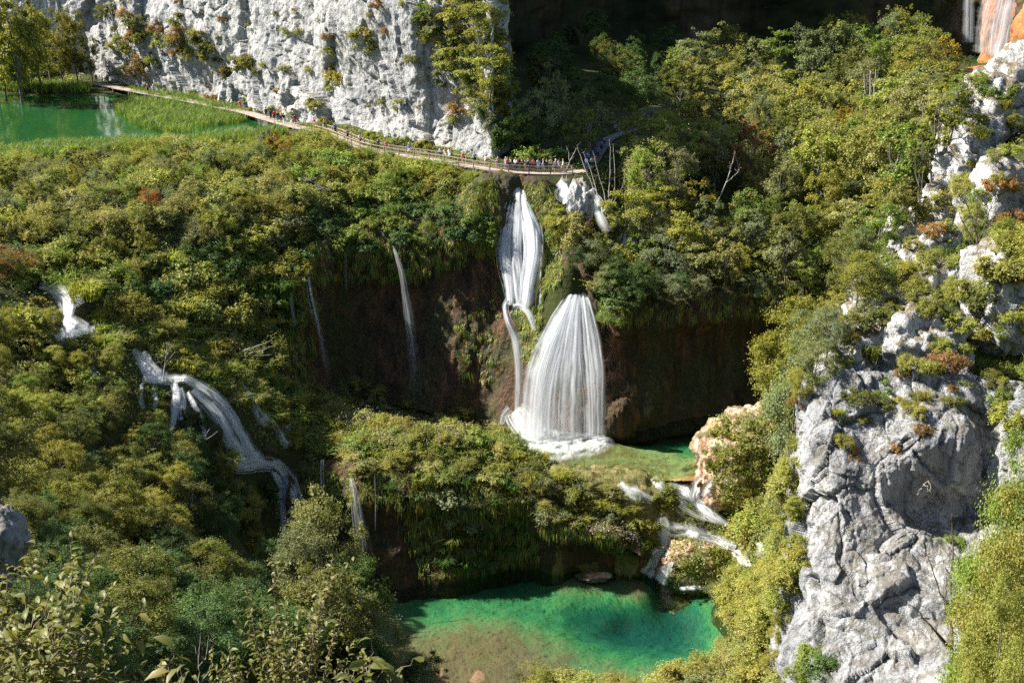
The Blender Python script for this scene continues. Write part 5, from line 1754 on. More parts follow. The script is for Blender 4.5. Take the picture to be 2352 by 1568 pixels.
dead_tree([[(376, 872, 122.5, .07), (378, 840, 122.5, .06), (382, 812, 122.5, .04), (384, 785, 122.5, .02)], [(379, 832, 122.5, .04), (392, 820, 122.5, .03), (402, 808, 122.5, .015)], [(380, 825, 122.5, .03), (388, 806, 122.5, .02), (392, 795, 122.5, .01)], [(378, 845, 122.5, .03), (368, 836, 122.5, .02), (362, 828, 122.5, .01)]], 'small bare sapling standing in the left cascade', seed=4, twigs=5, tw=.4)
dead_tree([[(560, 805, 136, .08), (590, 795, 136, .06), (625, 780, 136, .02)], [(570, 812, 136, .06), (600, 805, 136, .04), (630, 793, 136, .02)], [(575, 816, 136, .05), (600, 816, 136, .03), (622, 814, 136, .02)]], 'dead pale branches sticking out over the slope left of the alcove', name='dead_branch', seed=5, twigs=5, tw=.4)
dead_tree([[(450, 1020, 121, .06), (468, 1005, 121, .04), (482, 985, 121, .02)], [(460, 1012, 121, .04), (480, 1005, 121, .03), (500, 990, 121, .015)]], 'small dead twigs at the foot of the left cascade', name='dead_branch', seed=6, twigs=0)
dead_tree([[(2185, 1600, 66, .12), (2186, 1480, 66, .1), (2184, 1360, 66.5, .06), (2190, 1260, 67, .045), (2187, 1180, 67, .02)], [(2186, 1400, 66, .06), (2160, 1360, 66, .04), (2140, 1300, 66, .03), (2128, 1270, 66, .015)], [(2186, 1490, 66, .07), (2150, 1450, 65.5, .05), (2115, 1410, 65.5, .03), (2080, 1380, 65.5, .015)], [(2150, 1452, 65.5, .05), (2190, 1500, 65.5, .04), (2220, 1520, 65.5, .03)], [(2186, 1440, 66, .04), (2170, 1400, 66, .03), (2175, 1340, 66, .02)]], 'tall leafless dark tree in front of the limestone tower', col=(.13, .1, .085), seed=7, twigs=10, tw=.6)
dead_tree([[(2108, 1135, 91, .05), (2118, 1118, 90.5, .04), (2132, 1105, 90, .03), (2138, 1128, 89.5, .015)], [(2122, 1112, 90.3, .03), (2130, 1118, 89.8, .02), (2131, 1130, 89.6, .01)]], 'little pale dead branch on the shaded hollow of the tower', name='dead_branch', seed=8, twigs=2, tw=.25)
dead_tree([[(1640, 480, 160, .1), (1668, 420, 160, .07), (1680, 380, 160, .05), (1690, 345, 160, .02)], [(1668, 420, 160, .05), (1690, 400, 160, .04), (1700, 385, 160, .02)]], 'pale forked bare trunk in the left part of the wood', seed=9, twigs=6, tw=.7)
dead_tree([[(2230, 355, 148, .07), (2210, 310, 148, .06), (2190, 265, 148, .04)]], 'straight pale dead pole leaning out of the wood near the ridge', name='dead_branch', seed=10, twigs=2, tw=.4)
dead_tree([[(2000, 245, 205, .16), (1999, 200, 205, .13), (2000, 160, 205, .08)], [(2004, 240, 205, .12), (2008, 200, 205, .1), (2012, 160, 205, .06)], [(1990, 235, 205, .1), (1986, 205, 205, .08), (1984, 170, 205, .04)]], 'cluster of pale bare trunks high in the wood', seed=11, twigs=4, tw=.8)
dead_tree([[(2250, 640, 104, .12), (2245, 560, 104, .1), (2235, 510, 104, .06), (2220, 470, 104, .03)], [(2246, 570, 104, .07), (2262, 520, 104, .05), (2275, 480, 104, .03)], [(2245, 580, 104, .06), (2228, 540, 104, .05), (2205, 500, 104, .03)], [(2240, 540, 104, .05), (2243, 490, 104, .03), (2246, 450, 104, .02)]], 'dark branching sapling on the ridge above the rusty bushes', col=(.12, .1, .08), seed=12, twigs=10, tw=.8)

# ------------------------------------------------------------------ reeds, grass and hanging moss (nobody could count them)
def tinted(name, base):
    m = base.copy()
    m.name = name
    nt = m.node_tree
    oi = [n for n in nt.nodes if n.type == 'OBJECT_INFO'][0]
    a = nt.nodes.new('ShaderNodeAttribute')
    a.attribute_name = 'tint'
    for l in list(oi.outputs['Color'].links):
        nt.links.new(a.outputs['Color'], l.to_socket)
    return m


M_TINT = tinted('tinted_leaf', M_FINE)


def stuff(name, V, f, tint, label, cat):
    me = np_mesh(name, V, f, False)
    a = me.attributes.new('tint', 'FLOAT_COLOR', 'POINT')
    a.data.foreach_set('color', np.concatenate([tint, np.ones((len(tint), 1))], 1).astype(np.float32).ravel())
    o = link(name, me, M_TINT)
    return tag(o, label, cat, None, 'stuff')


def sample(polys, n, only=None, avoid=None, zmin=-99):
    C, Nn = [], []
    for poly, k in zip(polys, n):
        x0, x1 = min(p[0] for p in poly), max(p[0] for p in poly)
        y0, y1 = min(p[1] for p in poly), max(p[1] for p in poly)
        c = 0
        for _ in range(k * 6):
            if c >= k:
                break
            x, y = random.uniform(x0, x1), random.uniform(y0, y1)
            if not inpoly(x, y, poly) or (avoid and any(inpoly(x, y, a) for a in avoid)):
                continue
            loc, nr = hit(x, y)
            if loc is None or (only and HITNAME not in only) or loc.z < zmin:
                continue
            C.append(tuple(loc))
            Nn.append(tuple(nr))
            c += 1
    return np.array(C), np.array(Nn)


R2 = np.random.default_rng(77)


def tints(C, tones, w, per):
    """hue of each plant, in drifts"""
    T = np.array([PAL[t] if isinstance(t, str) else t for t in tones])
    i = R2.choice(len(T), size=len(C), p=np.array(w) / sum(w))
    return np.repeat(T[i] * (.8 + .4 * R2.random((len(C), 1))), per, 0)


GREENS = (['olive', 'fresh green', 'yellow green', 'dark green', 'pale olive'], [4, 3, 2, 2, 1])
# leafy ground cover
polys = [[(-20, 380), (680, 330), (700, 560), (690, 1000), (600, 1060), (-20, 1000)], [(690, 300), (1130, 400), (1140, 560), (700, 600)], [(690, 870), (1260, 1040), (1220, 1120), (700, 1090)],
         [(1200, 1090), (1500, 1190), (1500, 1300), (1210, 1200)], [(1640, 960), (1860, 920), (1830, 1568), (1700, 1500), (1640, 1330)], [(1290, 420), (2352, 190), (2352, 880), (1880, 880), (1830, 700), (1330, 660)],
         [(1190, 1530), (1790, 1480), (1790, 1568), (1190, 1568)], [(-20, 1000), (640, 1150), (900, 1568), (-20, 1568)], [(-20, 150), (215, 180), (200, 215), (-20, 210)], [(330, 200), (1160, 370), (1160, 395), (680, 300), (330, 225)], [(1130, 330), (1380, 120), (1620, 100), (1620, 330), (1560, 380), (1300, 420)],
         [(1420, 1080), (1640, 1090), (1700, 1340), (1500, 1330), (1480, 1200)], [(1840, 840), (2352, 840), (2300, 900), (1880, 900)], [(2352, 180), (2900, 180), (2900, 1500), (2380, 1500)]]
cnt = [2600, 1100, 1500, 900, 1100, 2400, 500, 900, 400, 500, 900, 260, 350, 1500]
C, N = sample(polys, cnt, only=('terrain', 'tufa_outcrop', 'cascade_rock'), avoid=WET, zmin=-33.8)
per = 16
n = len(C)
dist = np.linalg.norm(C - np.array([0, 0, CAM_H]), axis=1)
Lf = np.repeat(np.clip(dist / 620, .1, .32), per)
P = np.repeat(C, per, 0) + R2.normal(size=(n * per, 3)) * np.array([.45, .45, .22]) + np.repeat(N, per, 0) * .2
Nl = unit(np.repeat(N, per, 0) + np.array([0, 0, .6]) + R2.normal(size=(n * per, 3)) * .6)
V = leaf_quads(P, Nl, Lf, .5, R2)
stuff('undergrowth', V, quads(len(P)), tints(C, *GREENS, per * 4), 'low leafy undergrowth covering the slopes and terraces', 'undergrowth')

# grass and sedge
polys = [[(-20, 352), (120, 338), (450, 322), (660, 300), (690, 340), (450, 372), (-20, 420)], [(220, 700), (380, 780), (640, 880), (700, 1030), (560, 930), (310, 800), (210, 800)],
         [(700, 890), (830, 880), (1200, 980), (1260, 1040), (1200, 1090), (760, 1070)], [(1200, 1095), (1340, 1095), (1500, 1190), (1500, 1240), (1210, 1190)],
         [(1430, 1070), (1640, 1090), (1690, 1250), (1560, 1200), (1440, 1140)], [(1060, 405), (1150, 405), (1150, 450), (1060, 440)], [(1200, 1540), (1790, 1500), (1790, 1568), (1200, 1568)], [(2000, 640), (2130, 620), (2060, 760), (1980, 780)]]
C, N = sample(polys, [900, 600, 700, 900, 130, 150, 260, 200], only=('terrain',), avoid=WET, zmin=-33.7)
V, f = blades(C - np.array([0, 0, .1]), R2, 14, .9, .035, .8)
stuff('grass', V, f, tints(C, ['yellow green', 'pale olive', 'fresh green'], [4, 3, 3], 14 * 6), 'tufted grass along the lake shore, cascades and terraces', 'grass')
# reeds standing in the lake
polys = [[(262, 250), (330, 236), (470, 248), (590, 275), (560, 300), (420, 315), (330, 312), (270, 280)], [(-20, 186), (100, 196), (205, 204), (210, 216), (100, 216), (-20, 208)], [(-20, 352), (130, 338), (450, 324), (640, 302), (660, 312), (450, 340), (-20, 380)], [(300, 212), (420, 226), (560, 262), (540, 268), (400, 240), (300, 228)]]
C, N = sample(polys, [1500, 420, 900, 260])
C[:, 2] = np.maximum(C[:, 2], -.6)
V, f = blades(C, R2, 12, 1.5, .035, .45)
stuff('reeds', V, f, tints(C, [(.16, .25, .05), (.2, .25, .07), (.1, .17, .04)], [3, 3, 2], 12 * 6), 'pale green reeds standing in the shallows of the upper lake', 'reeds')
# moss and grass hanging on the walls
polys = [[(700, 470), (1000, 430), (1130, 440), (1150, 560), (960, 640), (720, 640)], [(1060, 415), (1150, 415), (1150, 600), (1080, 560)], [(1230, 420), (1300, 440), (1290, 640), (1235, 700)], [(690, 1060), (1230, 1100), (1230, 1180), (690, 1150)], [(900, 1150), (1230, 1130), (1240, 1290), (960, 1330)],
         [(1210, 1150), (1480, 1220), (1480, 1260), (1220, 1210)], [(1030, 690), (1150, 690), (1150, 900), (1050, 860)], [(1370, 650), (1820, 640), (1820, 720), (1370, 740)], [(640, 600), (720, 560), (720, 900), (650, 880)]]
C, N = sample(polys, [1000, 500, 260, 600, 420, 350, 60, 300, 300], only=('tufa_wall', 'lower_tufa_wall', 'terrain'), avoid=WET[4:])
C2, N2 = sample([[(1180, 715), (1250, 700), (1242, 850), (1205, 850)], [(1195, 420), (1260, 420), (1290, 560), (1250, 690), (1238, 560)]], [160, 220])
C, N = np.concatenate([C, C2]), np.concatenate([N, N2])
k = 16
m = len(C) * k
B = np.repeat(C + N * .15, k, 0) + R2.normal(size=(m, 3)) * .18
Nn = np.repeat(N, k, 0)
out = Nn * .35 + R2.normal(size=(m, 3)) * .15
ln = (.3 + .8 * R2.random(m) ** 1.4)[:, None]
side = unit(np.cross(np.array([0, 0, 1.]), Nn) + 1e-3) * (.016 + .026 * R2.random((m, 1)))
mid = B + out * ln * .6 + np.array([0, 0, -.35]) * ln
tip = B + out * ln * .7 + np.array([0, 0, -1.]) * ln
V = np.stack([B - side, B + side, mid + side, mid - side, tip + side * .2, tip - side * .2], 1).reshape(-1, 3)
i = np.arange(m)[:, None] * 6
f = np.concatenate([i + np.array([[0, 1, 2, 3]]), i + np.array([[3, 2, 4, 5]])])
stuff('hanging_moss', V, f, tints(C, ['fresh green', 'olive', 'dark green', (.17, .13, .03)], [3, 3, 2, 2], k * 6), 'moss and grass hanging from the edges of the tufa walls', 'moss')
# pinkish seed heads
polys = [[(730, 880), (830, 890), (1000, 960), (1180, 1000), (1000, 1050), (780, 1040)], [(1350, 1230), (1460, 1220), (1470, 1280), (1370, 1270)], [(470, 720), (540, 730), (600, 850), (520, 830)]]
C, N = sample(polys, [240, 90, 70], only=('terrain', 'lower_tufa_wall'))
k = 7
P = np.repeat(C, k, 0) + np.concatenate([R2.normal(size=(len(C) * k, 2)) * .35, .9 + .6 * R2.random((len(C) * k, 1))], 1)
V = leaf_quads(P, unit(R2.normal(size=(len(P), 3)) + np.array([0, -.4, .6])), .13, .7, R2)
stuff('flower_heads', V, quads(len(P)), np.repeat(np.array([[.5, .38, .36]]) * (.7 + .5 * R2.random((len(C), 1))), k * 4, 0), 'faded pinkish flower heads over the shelf and pool edge', 'flowers')

# ------------------------------------------------------------------ foreground sprays
def leaf_blade(C, T, N, L, W):
    """curved pointed leaves: 4 rows by 3 columns"""
    n = len(C)
    S = unit(np.cross(T, N))
    rows = []
    for t, w, bend in ((0, .06, 0), (.3, 1, .03), (.68, .82, -.06), (1, .04, -.24)):
        c = C + T * (L * t)[:, None] + N * (L * bend)[:, None]
        for s in (-1, 0, 1):
            rows.append(c + S * (L * W * w * s)[:, None] + N * (L * .09 * abs(s) * w)[:, None])
    V = np.stack(rows, 1).reshape(-1, 3)
    q = []
    for a in range(3):
        for b in range(2):
            q.append([a * 3 + b, a * 3 + b + 1, a * 3 + b + 4, a * 3 + b + 3])
    f = (np.arange(n)[:, None, None] * 12 + np.array(q)[None]).reshape(-1, 4)
    return V, f


def spray(name, root, tips, leafL, tone, label, seed, gap=.06, twig=.35, stem_r=.009, bark=(.3, .22, .17), arch=.25, fill=.25):
    r = np.random.default_rng(seed)
    b = D(*root)
    g = drop(b.x, b.y)
    base = Vector((b.x, b.y, min(b.z, g.z - .05)))
    tubes, Cs, Ts, Ns = [], [], [], []
    for tip in tips:
        t = np.array(tuple(D(*tip) - base))
        a = np.array([r.normal() * .08, r.normal() * .08, 0])
        m1 = a * .4 + t * np.array([.25, .25, .5])
        P = catmull(np.array([a, m1, m1 * .45 + t * .55 + np.array([0, 0, arch * .3]), t]), 16)
        P[1:-1] += r.normal(size=(14, 3)) * .012
        R = np.linspace(stem_r, .0025, 16)
        tubes.append(tube(P, R, 5))
        limbs = [(P, R, fill)]
        for _ in range(int(3 + 4 * r.random())):
            i = r.integers(6, 14)
            d = unit((t / np.linalg.norm(t) + r.normal(size=3) * .75)[None])[0]
            q = P[i] + d * twig * (.5 + .8 * r.random())
            Q = wiggle(P[i], q, 6, .012, r)
            tubes.append(tube(Q, np.linspace(.004, .0018, 6), 4))
            limbs.append((Q, None, 0.05))
        for Q, _, st in limbs:
            ln = np.linalg.norm(np.diff(Q, axis=0), axis=1).sum()
            k = max(2, int(ln * (1 - st) / gap))
            tt = np.linspace(st, 1, k)
            idx = tt * (len(Q) - 1)
            i0 = np.clip(idx.astype(int), 0, len(Q) - 2)
            c = Q[i0] + (Q[i0 + 1] - Q[i0]) * (idx - i0)[:, None]
            ax = unit(Q[i0 + 1] - Q[i0])
            sgn = np.where(np.arange(k) % 2, 1, -1)[:, None]
            sd = unit(np.cross(ax, np.array([0, 0, 1.])) + 1e-4) * sgn
            T = unit(ax * .55 + sd * .8 + r.normal(size=(k, 3)) * .4 + np.array([0, 0, -.25]))
            Nn_ = unit(np.cross(T, np.cross(np.array([-.4, 0, 1.]), T)) + r.normal(size=(k, 3)) * .35)
            Cs.append(c)
            Ts.append(T)
            Ns.append(Nn_)
    root_o = empty(name, base)
    V, f = join(tubes)
    link('stems', np_mesh('stems', V, f), M_BARK, root_o, bark)
    C, T, N = np.concatenate(Cs), np.concatenate(Ts), np.concatenate(Ns)
    V, f = leaf_blade(C, T, N, leafL * (.6 + .7 * r.random(len(C))), .23)
    link('leaves', np_mesh('leaves', V, f), M_LEAF, root_o, tone)
    return tag(root_o, label, 'shrub')


def fan(poly, n, d0, d1, seed):
    r = random.Random(seed)
    out = []
    while len(out) < n:
        x, y = r.uniform(min(p[0] for p in poly), max(p[0] for p in poly)), r.uniform(min(p[1] for p in poly), max(p[1] for p in poly))
        if inpoly(x, y, poly):
            out.append((x, y, r.uniform(d0, d1)))
    return out


spray('foreground_shrub', (20, 1950, 8.4), [(80, 1275, 8.3), (185, 1272, 8.2), (215, 1300, 8.4), (262, 1345, 8.5), (15, 1320, 8.6), (140, 1330, 8), (275, 1420, 8.4), (290, 1490, 8.2), (235, 1390, 7.9)] +
      fan([(-30, 1340), (120, 1320), (240, 1400), (290, 1500), (290, 1580), (-30, 1600)], 26, 7.6, 8.9, 1), .082, (.14, .145, .034), 'leafy shrub with arching stems in the bottom left foreground', 1, gap=.05, twig=.3)
spray('foreground_shrub', (660, 2000, 12.4), [(628, 1290, 12.4), (566, 1350, 12.3), (765, 1278, 12.6), (745, 1330, 12.2), (800, 1345, 12.6), (530, 1480, 12), (480, 1500, 12.1), (690, 1360, 12.5), (600, 1400, 12)] +
      fan([(470, 1500), (560, 1400), (640, 1350), (790, 1360), (840, 1480), (860, 1580), (440, 1580)], 34, 11.7, 12.9, 2), .07, (.15, .15, .036), 'taller leafy shrub with upright shoots in the bottom foreground', 2, gap=.05, twig=.35)
spray('foreground_sprig', (330, 1760, 6.1), [(398, 1485, 6), (370, 1520, 6.0), (420, 1575, 5.9)], .095, (.14, .13, .03), 'single sprig with a few large leaves near the bottom edge', 3, gap=.11, twig=.12, fill=.5)
spray('foreground_sprig', (860, 1800, 6.2), [(905, 1545, 6.2), (800, 1535, 6.1), (850, 1520, 6.2), (925, 1570, 6.2)], .095, (.12, .13, .028), 'drooping long leaves at the bottom edge right of the tall shrub', 4, gap=.07, twig=.15, fill=.45)
dead_tree([[(460, 1640, 12, .009), (458, 1560, 12, .007), (456, 1500, 12, .005), (462, 1450, 12, .002)], [(456, 1530, 12, .005), (475, 1500, 12, .004), (478, 1460, 12, .002)], [(460, 1570, 12, .005), (485, 1530, 12, .004), (490, 1480, 12, .002)], [(457, 1510, 12, .004), (445, 1480, 12, .002)]], 'bare dead twigs left of the tall foreground shrub', col=(.35, .31, .28), name='dead_branch', seed=21, twigs=0, jit=.006)

# ------------------------------------------------------------------ boardwalk
DECK = .8
BWP = [(205, 188), (255, 199), (320, 211), (400, 225), (480, 241), (560, 257), (620, 275), (680, 291), (725, 300), (770, 313), (830, 338), (885, 351), (950, 361), (1020, 371), (1095, 384), (1160, 393), (1225, 397), (1290, 397), (1345, 392)]
bp = np.array([tuple(Z(x, y, DECK)) for x, y in BWP])
bp = catmull(bp, 400)
bs = np.concatenate([[0], np.cumsum(np.linalg.norm(np.diff(bp, axis=0), axis=1))])


def bw(s):
    p = np.array([np.interp(s, bs, bp[:, i]) for i in range(3)])
    q = np.array([np.interp(min(s + .3, bs[-1]), bs, bp[:, i]) for i in range(3)])
    p0 = np.array([np.interp(max(s - .3, 0), bs, bp[:, i]) for i in range(3)])
    t = unit((q - p0)[None])[0]
    return p, t, np.array([t[1], -t[0], 0])      # third: towards the near side


def box(c, ax, ay, az):
    """box with centre c and half axes"""
    c, ax, ay, az = map(np.asarray, (c, ax, ay, az))
    V = np.array([c + i * ax + j * ay + k * az for k in (-1, 1) for i, j in ((-1, -1), (1, -1), (1, 1), (-1, 1))])
    f = np.array([[3, 2, 1, 0], [4, 5, 6, 7], [0, 1, 5, 4], [1, 2, 6, 5], [2, 3, 7, 6], [3, 0, 4, 7]])
    return V, f


bwroot = empty('boardwalk', tuple(bp[200]))
WOODC = (.46, .39, .34)
off = bp[200]
UP = np.array([0, 0, 1.])
parts = []
s = 0
rb = np.random.default_rng(5)
while s < bs[-1]:
    p, t, nr_ = bw(s)
    hw = 1.05 if proj(p)[0] < 700 else .8
    parts.append(box(p - off + UP * rb.normal() * .008, t * .1, nr_ * (hw + rb.normal() * .03), UP * .025))
    s += .215
V, f = join(parts)
link('deck', np_mesh('deck', V, f, False), M_WOOD, bwroot, WOODC)
parts = []
ss = np.arange(0, bs[-1] - 1, 2.)
for a, b in zip(ss[:-1], ss[1:]):
    p, t, n_ = bw(a)
    q, t2, n2 = bw(b)
    for sd in (-1, 1):
        u, v = p + n_ * sd * .68, q + n2 * sd * .68
        parts.append(box((u + v) / 2 - off - UP * .12, (v - u) / 2, n_ * .06, UP * .085))
V, f = join(parts)
link('beam', np_mesh('beam', V, f, False), M_WOOD, bwroot, (.2, .15, .11))
posts, railpts = 0, {1: [], -1: []}
for s in np.arange(.5, bs[-1], 2.6):
    p, t, n_ = bw(s)
    px = proj(p)[0]
    rail = px > 716 and px < 1330
    if not rail and int(s / 2.6) % 2:
        continue
    for sd in (1, -1):
        if posts > 96:
            break
        c = p + n_ * sd * (.78 if rail else .95)
        top = 1.08 if rail else -.02
        V, f = box((0, 0, 0), t * .065, n_ * .065, UP * (top + 1.5) / 2)
        o = link('post', np_mesh('post', V, f, False), M_WOOD, bwroot, (.34, .27, .22))
        o.location = Vector(c - off + UP * (top - 1.5) / 2)
        posts += 1
        if rail:
            railpts[sd].append(c)
for sd in (1, -1):
    for hgt in (1.02, .55):
        parts = []
        for u, v in zip(railpts[sd][:-1], railpts[sd][1:]):
            parts.append(box((u + v) / 2 - off + UP * hgt, (v - u) / 2, unit(np.cross((v - u)[None], UP[None]))[0] * .035, UP * .05))
        V, f = join(parts)
        link('rail', np_mesh('rail', V, f, False), M_WOOD, bwroot, (.42, .34, .28))
tag(bwroot, 'long wooden boardwalk with railing winding along the foot of the white cliff', 'boardwalk')
# tall post at its far end
e = Z(213, 190, DECK)
V, f = tube([(0, 0, -1.4), (0, 0, 1.2), (.02, 0, 2.6)], [.13, .12, .1], 8)
o = link('signpost', np_mesh('signpost', V, f), M_WOOD, None, (.5, .3, .22))
o.location = e
tag(o, 'thick wooden post at the far left end of the boardwalk', 'post')

# stone path climbing behind the cliff corner
PTH = [(1300, 396), (1350, 385), (1375, 350), (1400, 320), (1450, 300), (1500, 285), (1540, 278), (1590, 292)]
pp = []
for x, y in PTH:
    loc, nr = hit(x, y)
    pp.append(tuple(loc + Vector((0, 0, .12))))
pp = catmull(np.array(pp), 60)
tg = unit(np.gradient(pp, axis=0))
sd_ = np.stack([tg[:, 1], -tg[:, 0], np.zeros(60)], 1)
V = np.stack([pp - sd_ * .9, pp, pp + sd_ * .9], 1).reshape(-1, 3)


def stone_material():
    m, nt = mat('stone_path')
    t = NT(nt)
    nz = t.noise(t.pos(), 2.5, 5)
    t.out(t.principled(t.ramp(nz, [(.3, (.1, .1, .09)), (.7, (.24, .23, .21))]), .9, .2))
    return m


M_STONE = stone_material()
tag(link('stone_path', np_mesh('stone_path', V, grid_faces(60, 3)), M_STONE), kind='structure')
# low curved parapet on the far side of the path
pw = []
for x, y in ((1468, 250), (1490, 242), (1520, 243), (1545, 250), (1565, 262)):
    loc, nr = hit(x, y + 14)
    pw.append(np.array(tuple(loc)))
pw = catmull(np.array(pw), 24)
tg = unit(np.gradient(pw, axis=0))
sd_ = np.stack([tg[:, 1], -tg[:, 0], np.zeros(24)], 1) * .22
V = np.stack([pw - sd_ - UP * .4, pw - sd_ + UP * .85, pw + sd_ + UP * .85, pw + sd_ - UP * .4], 1).reshape(-1, 3)
tag(link('parapet', np_mesh('parapet', V, grid_faces(24, 4), False), M_STONE), 'low curved stone parapet behind the crowd in the shade', 'wall')

# ------------------------------------------------------------------ people
def skin_mesh(name, verts, edges, radii, sub=1):
    me = bpy.data.meshes.new(name + '_skeleton')
    me.from_pydata(verts, edges, [])
    o = bpy.data.objects.new(name, me)
    COL.objects.link(o)
    md = o.modifiers.new('skin', 'SKIN')
    md.use_smooth_shade = True
    for v, r in zip(me.skin_vertices[0].data, radii):
        v.radius = (r, r) if not hasattr(r, '__len__') else r
    me.skin_vertices[0].data[0].use_root = True
    s = o.modifiers.new('sub', 'SUBSURF')
    s.levels = sub
    dg = bpy.context.evaluated_depsgraph_get()
    out = bpy.data.meshes.new_from_object(o.evaluated_get(dg))
    out.name = name
    bpy.data.objects.remove(o)
    return out


def person_meshes(pose):
    st = {'stand': .04, 'walk': .24, 'arms': .06, 'photo': .05}[pose]
    J = dict(pelvis=(0, 0, .95), waist=(0, 0, 1.08), chest=(0, .01, 1.3), neck=(0, .01, 1.46), head=(0, .03, 1.57), crown=(0, .02, 1.68), nose=(0, .1, 1.56))
    hand = {'stand': (.24, .06, .84), 'walk': (.22, .2, .9), 'arms': (.12, .3, 1.12), 'photo': (.1, .25, 1.5)}[pose]
    elb = {'stand': (.24, -.02, 1.1), 'walk': (.24, .0, 1.1), 'arms': (.25, .05, 1.1), 'photo': (.24, .1, 1.2)}[pose]
    for s, n in ((-1, 'l'), (1, 'r')):
        f = -1 if (pose == 'walk' and s > 0) else 1
        J['sh' + n] = (s * .17, 0, 1.4)
        J['el' + n] = (s * elb[0], elb[1] * f, elb[2])
        J['wr' + n] = (s * (hand[0] + .01), (hand[1] - .04) * f, hand[2] + .09)
        J['ha' + n] = (s * hand[0], hand[1] * f, hand[2])
        g = st * (1 if s > 0 else -1)
        J['hi' + n] = (s * .09, 0, .9)
        J['kn' + n] = (s * .1, g * .6 + .03, .5)
        J['an' + n] = (s * .1, g, .09)
        J['to' + n] = (s * .11, g + .15, .04)
    names = list(J)
    ix = {n: i for i, n in enumerate(names)}
    E = [('pelvis', 'waist'), ('waist', 'chest'), ('chest', 'neck'), ('neck', 'head'), ('head', 'crown'), ('head', 'nose')]
    for n in 'lr':
        E += [('chest', 'sh' + n), ('sh' + n, 'el' + n), ('el' + n, 'wr' + n), ('wr' + n, 'ha' + n), ('pelvis', 'hi' + n), ('hi' + n, 'kn' + n), ('kn' + n, 'an' + n), ('an' + n, 'to' + n)]
    Rd = dict(pelvis=.12, waist=.105, chest=.125, neck=.05, head=.085, crown=.07, nose=.02, sh=.06, el=.042, wr=.03, ha=.035, hi=.085, kn=.06, an=.042, to=.035)
    rad = lambda n: Rd.get(n, Rd.get(n[:-1], .05))
    body = skin_mesh('body', [J[n] for n in names], [(ix[a], ix[b]) for a, b in E], [rad(n) for n in names])

    def sub(ns, es, grow, tweak={}):
        k = {n: i for i, n in enumerate(ns)}
        return [tuple(tweak.get(n, J[n])) for n in ns], [(k[a], k[b]) for a, b in es], [rad(n) + grow for n in ns]
    top = skin_mesh('shirt', *sub(['waist', 'pelvis', 'chest', 'shl', 'shr', 'ell', 'elr'], [('waist', 'pelvis'), ('waist', 'chest'), ('chest', 'shl'), ('chest', 'shr'), ('shl', 'ell'), ('shr', 'elr')], .022))
    lng = skin_mesh('trousers', *sub(['pelvis', 'hil', 'hir', 'knl', 'knr', 'anl', 'anr'], [('pelvis', 'hil'), ('pelvis', 'hir'), ('hil', 'knl'), ('hir', 'knr'), ('knl', 'anl'), ('knr', 'anr')], .018))
    sho = skin_mesh('shorts', *sub(['pelvis', 'hil', 'hir', 'knl', 'knr'], [('pelvis', 'hil'), ('pelvis', 'hir'), ('hil', 'knl'), ('hir', 'knr')], .024))
    bm = bmesh.new()
    bmesh.ops.create_uvsphere(bm, u_segments=12, v_segments=8, radius=.108)
    for v in bm.verts:
        v.co.z = v.co.z * 1.1 if v.co.z > 0 else v.co.z * .75
        if v.co.y > .03 and v.co.z < .03:
            v.co.y = .03
        v.co += Vector((0, .01, 1.645))
    hair = bpy.data.meshes.new('hair')
    bm.to_mesh(hair)
    bm.free()
    return body, top, lng, sho, hair


PM = {p: person_meshes(p) for p in ('stand', 'walk', 'arms', 'photo')}
for ms in PM.values():
    for m_, mm in zip(ms, (M_SKIN, M_CLOTH, M_CLOTH, M_CLOTH, M_HAIR)):
        if not m_.materials:
            m_.materials.append(mm)
CLR = {'red': (.5, .03, .03), 'pink': (.65, .25, .25), 'blue': (.03, .1, .5), 'bright blue': (.05, .15, .7), 'navy': (.015, .02, .06), 'black': (.012, .012, .014), 'white': (.8, .8, .8), 'cream': (.7, .62, .48), 'grey': (.3, .3, .32), 'pale blue': (.4, .5, .75), 'lavender': (.5, .48, .72),
       'teal': (.03, .3, .32), 'green': (.1, .35, .2), 'mint green': (.35, .6, .45), 'denim': (.12, .2, .38), 'beige': (.5, .38, .25), 'orange': (.75, .25, .12), 'dark red': (.25, .02, .03), 'skin': (.45, .27, .19), 'brown': (.09, .045, .02), 'blond': (.5, .35, .15), 'dark': (.02, .015, .01), 'straw': (.65, .5, .3)}
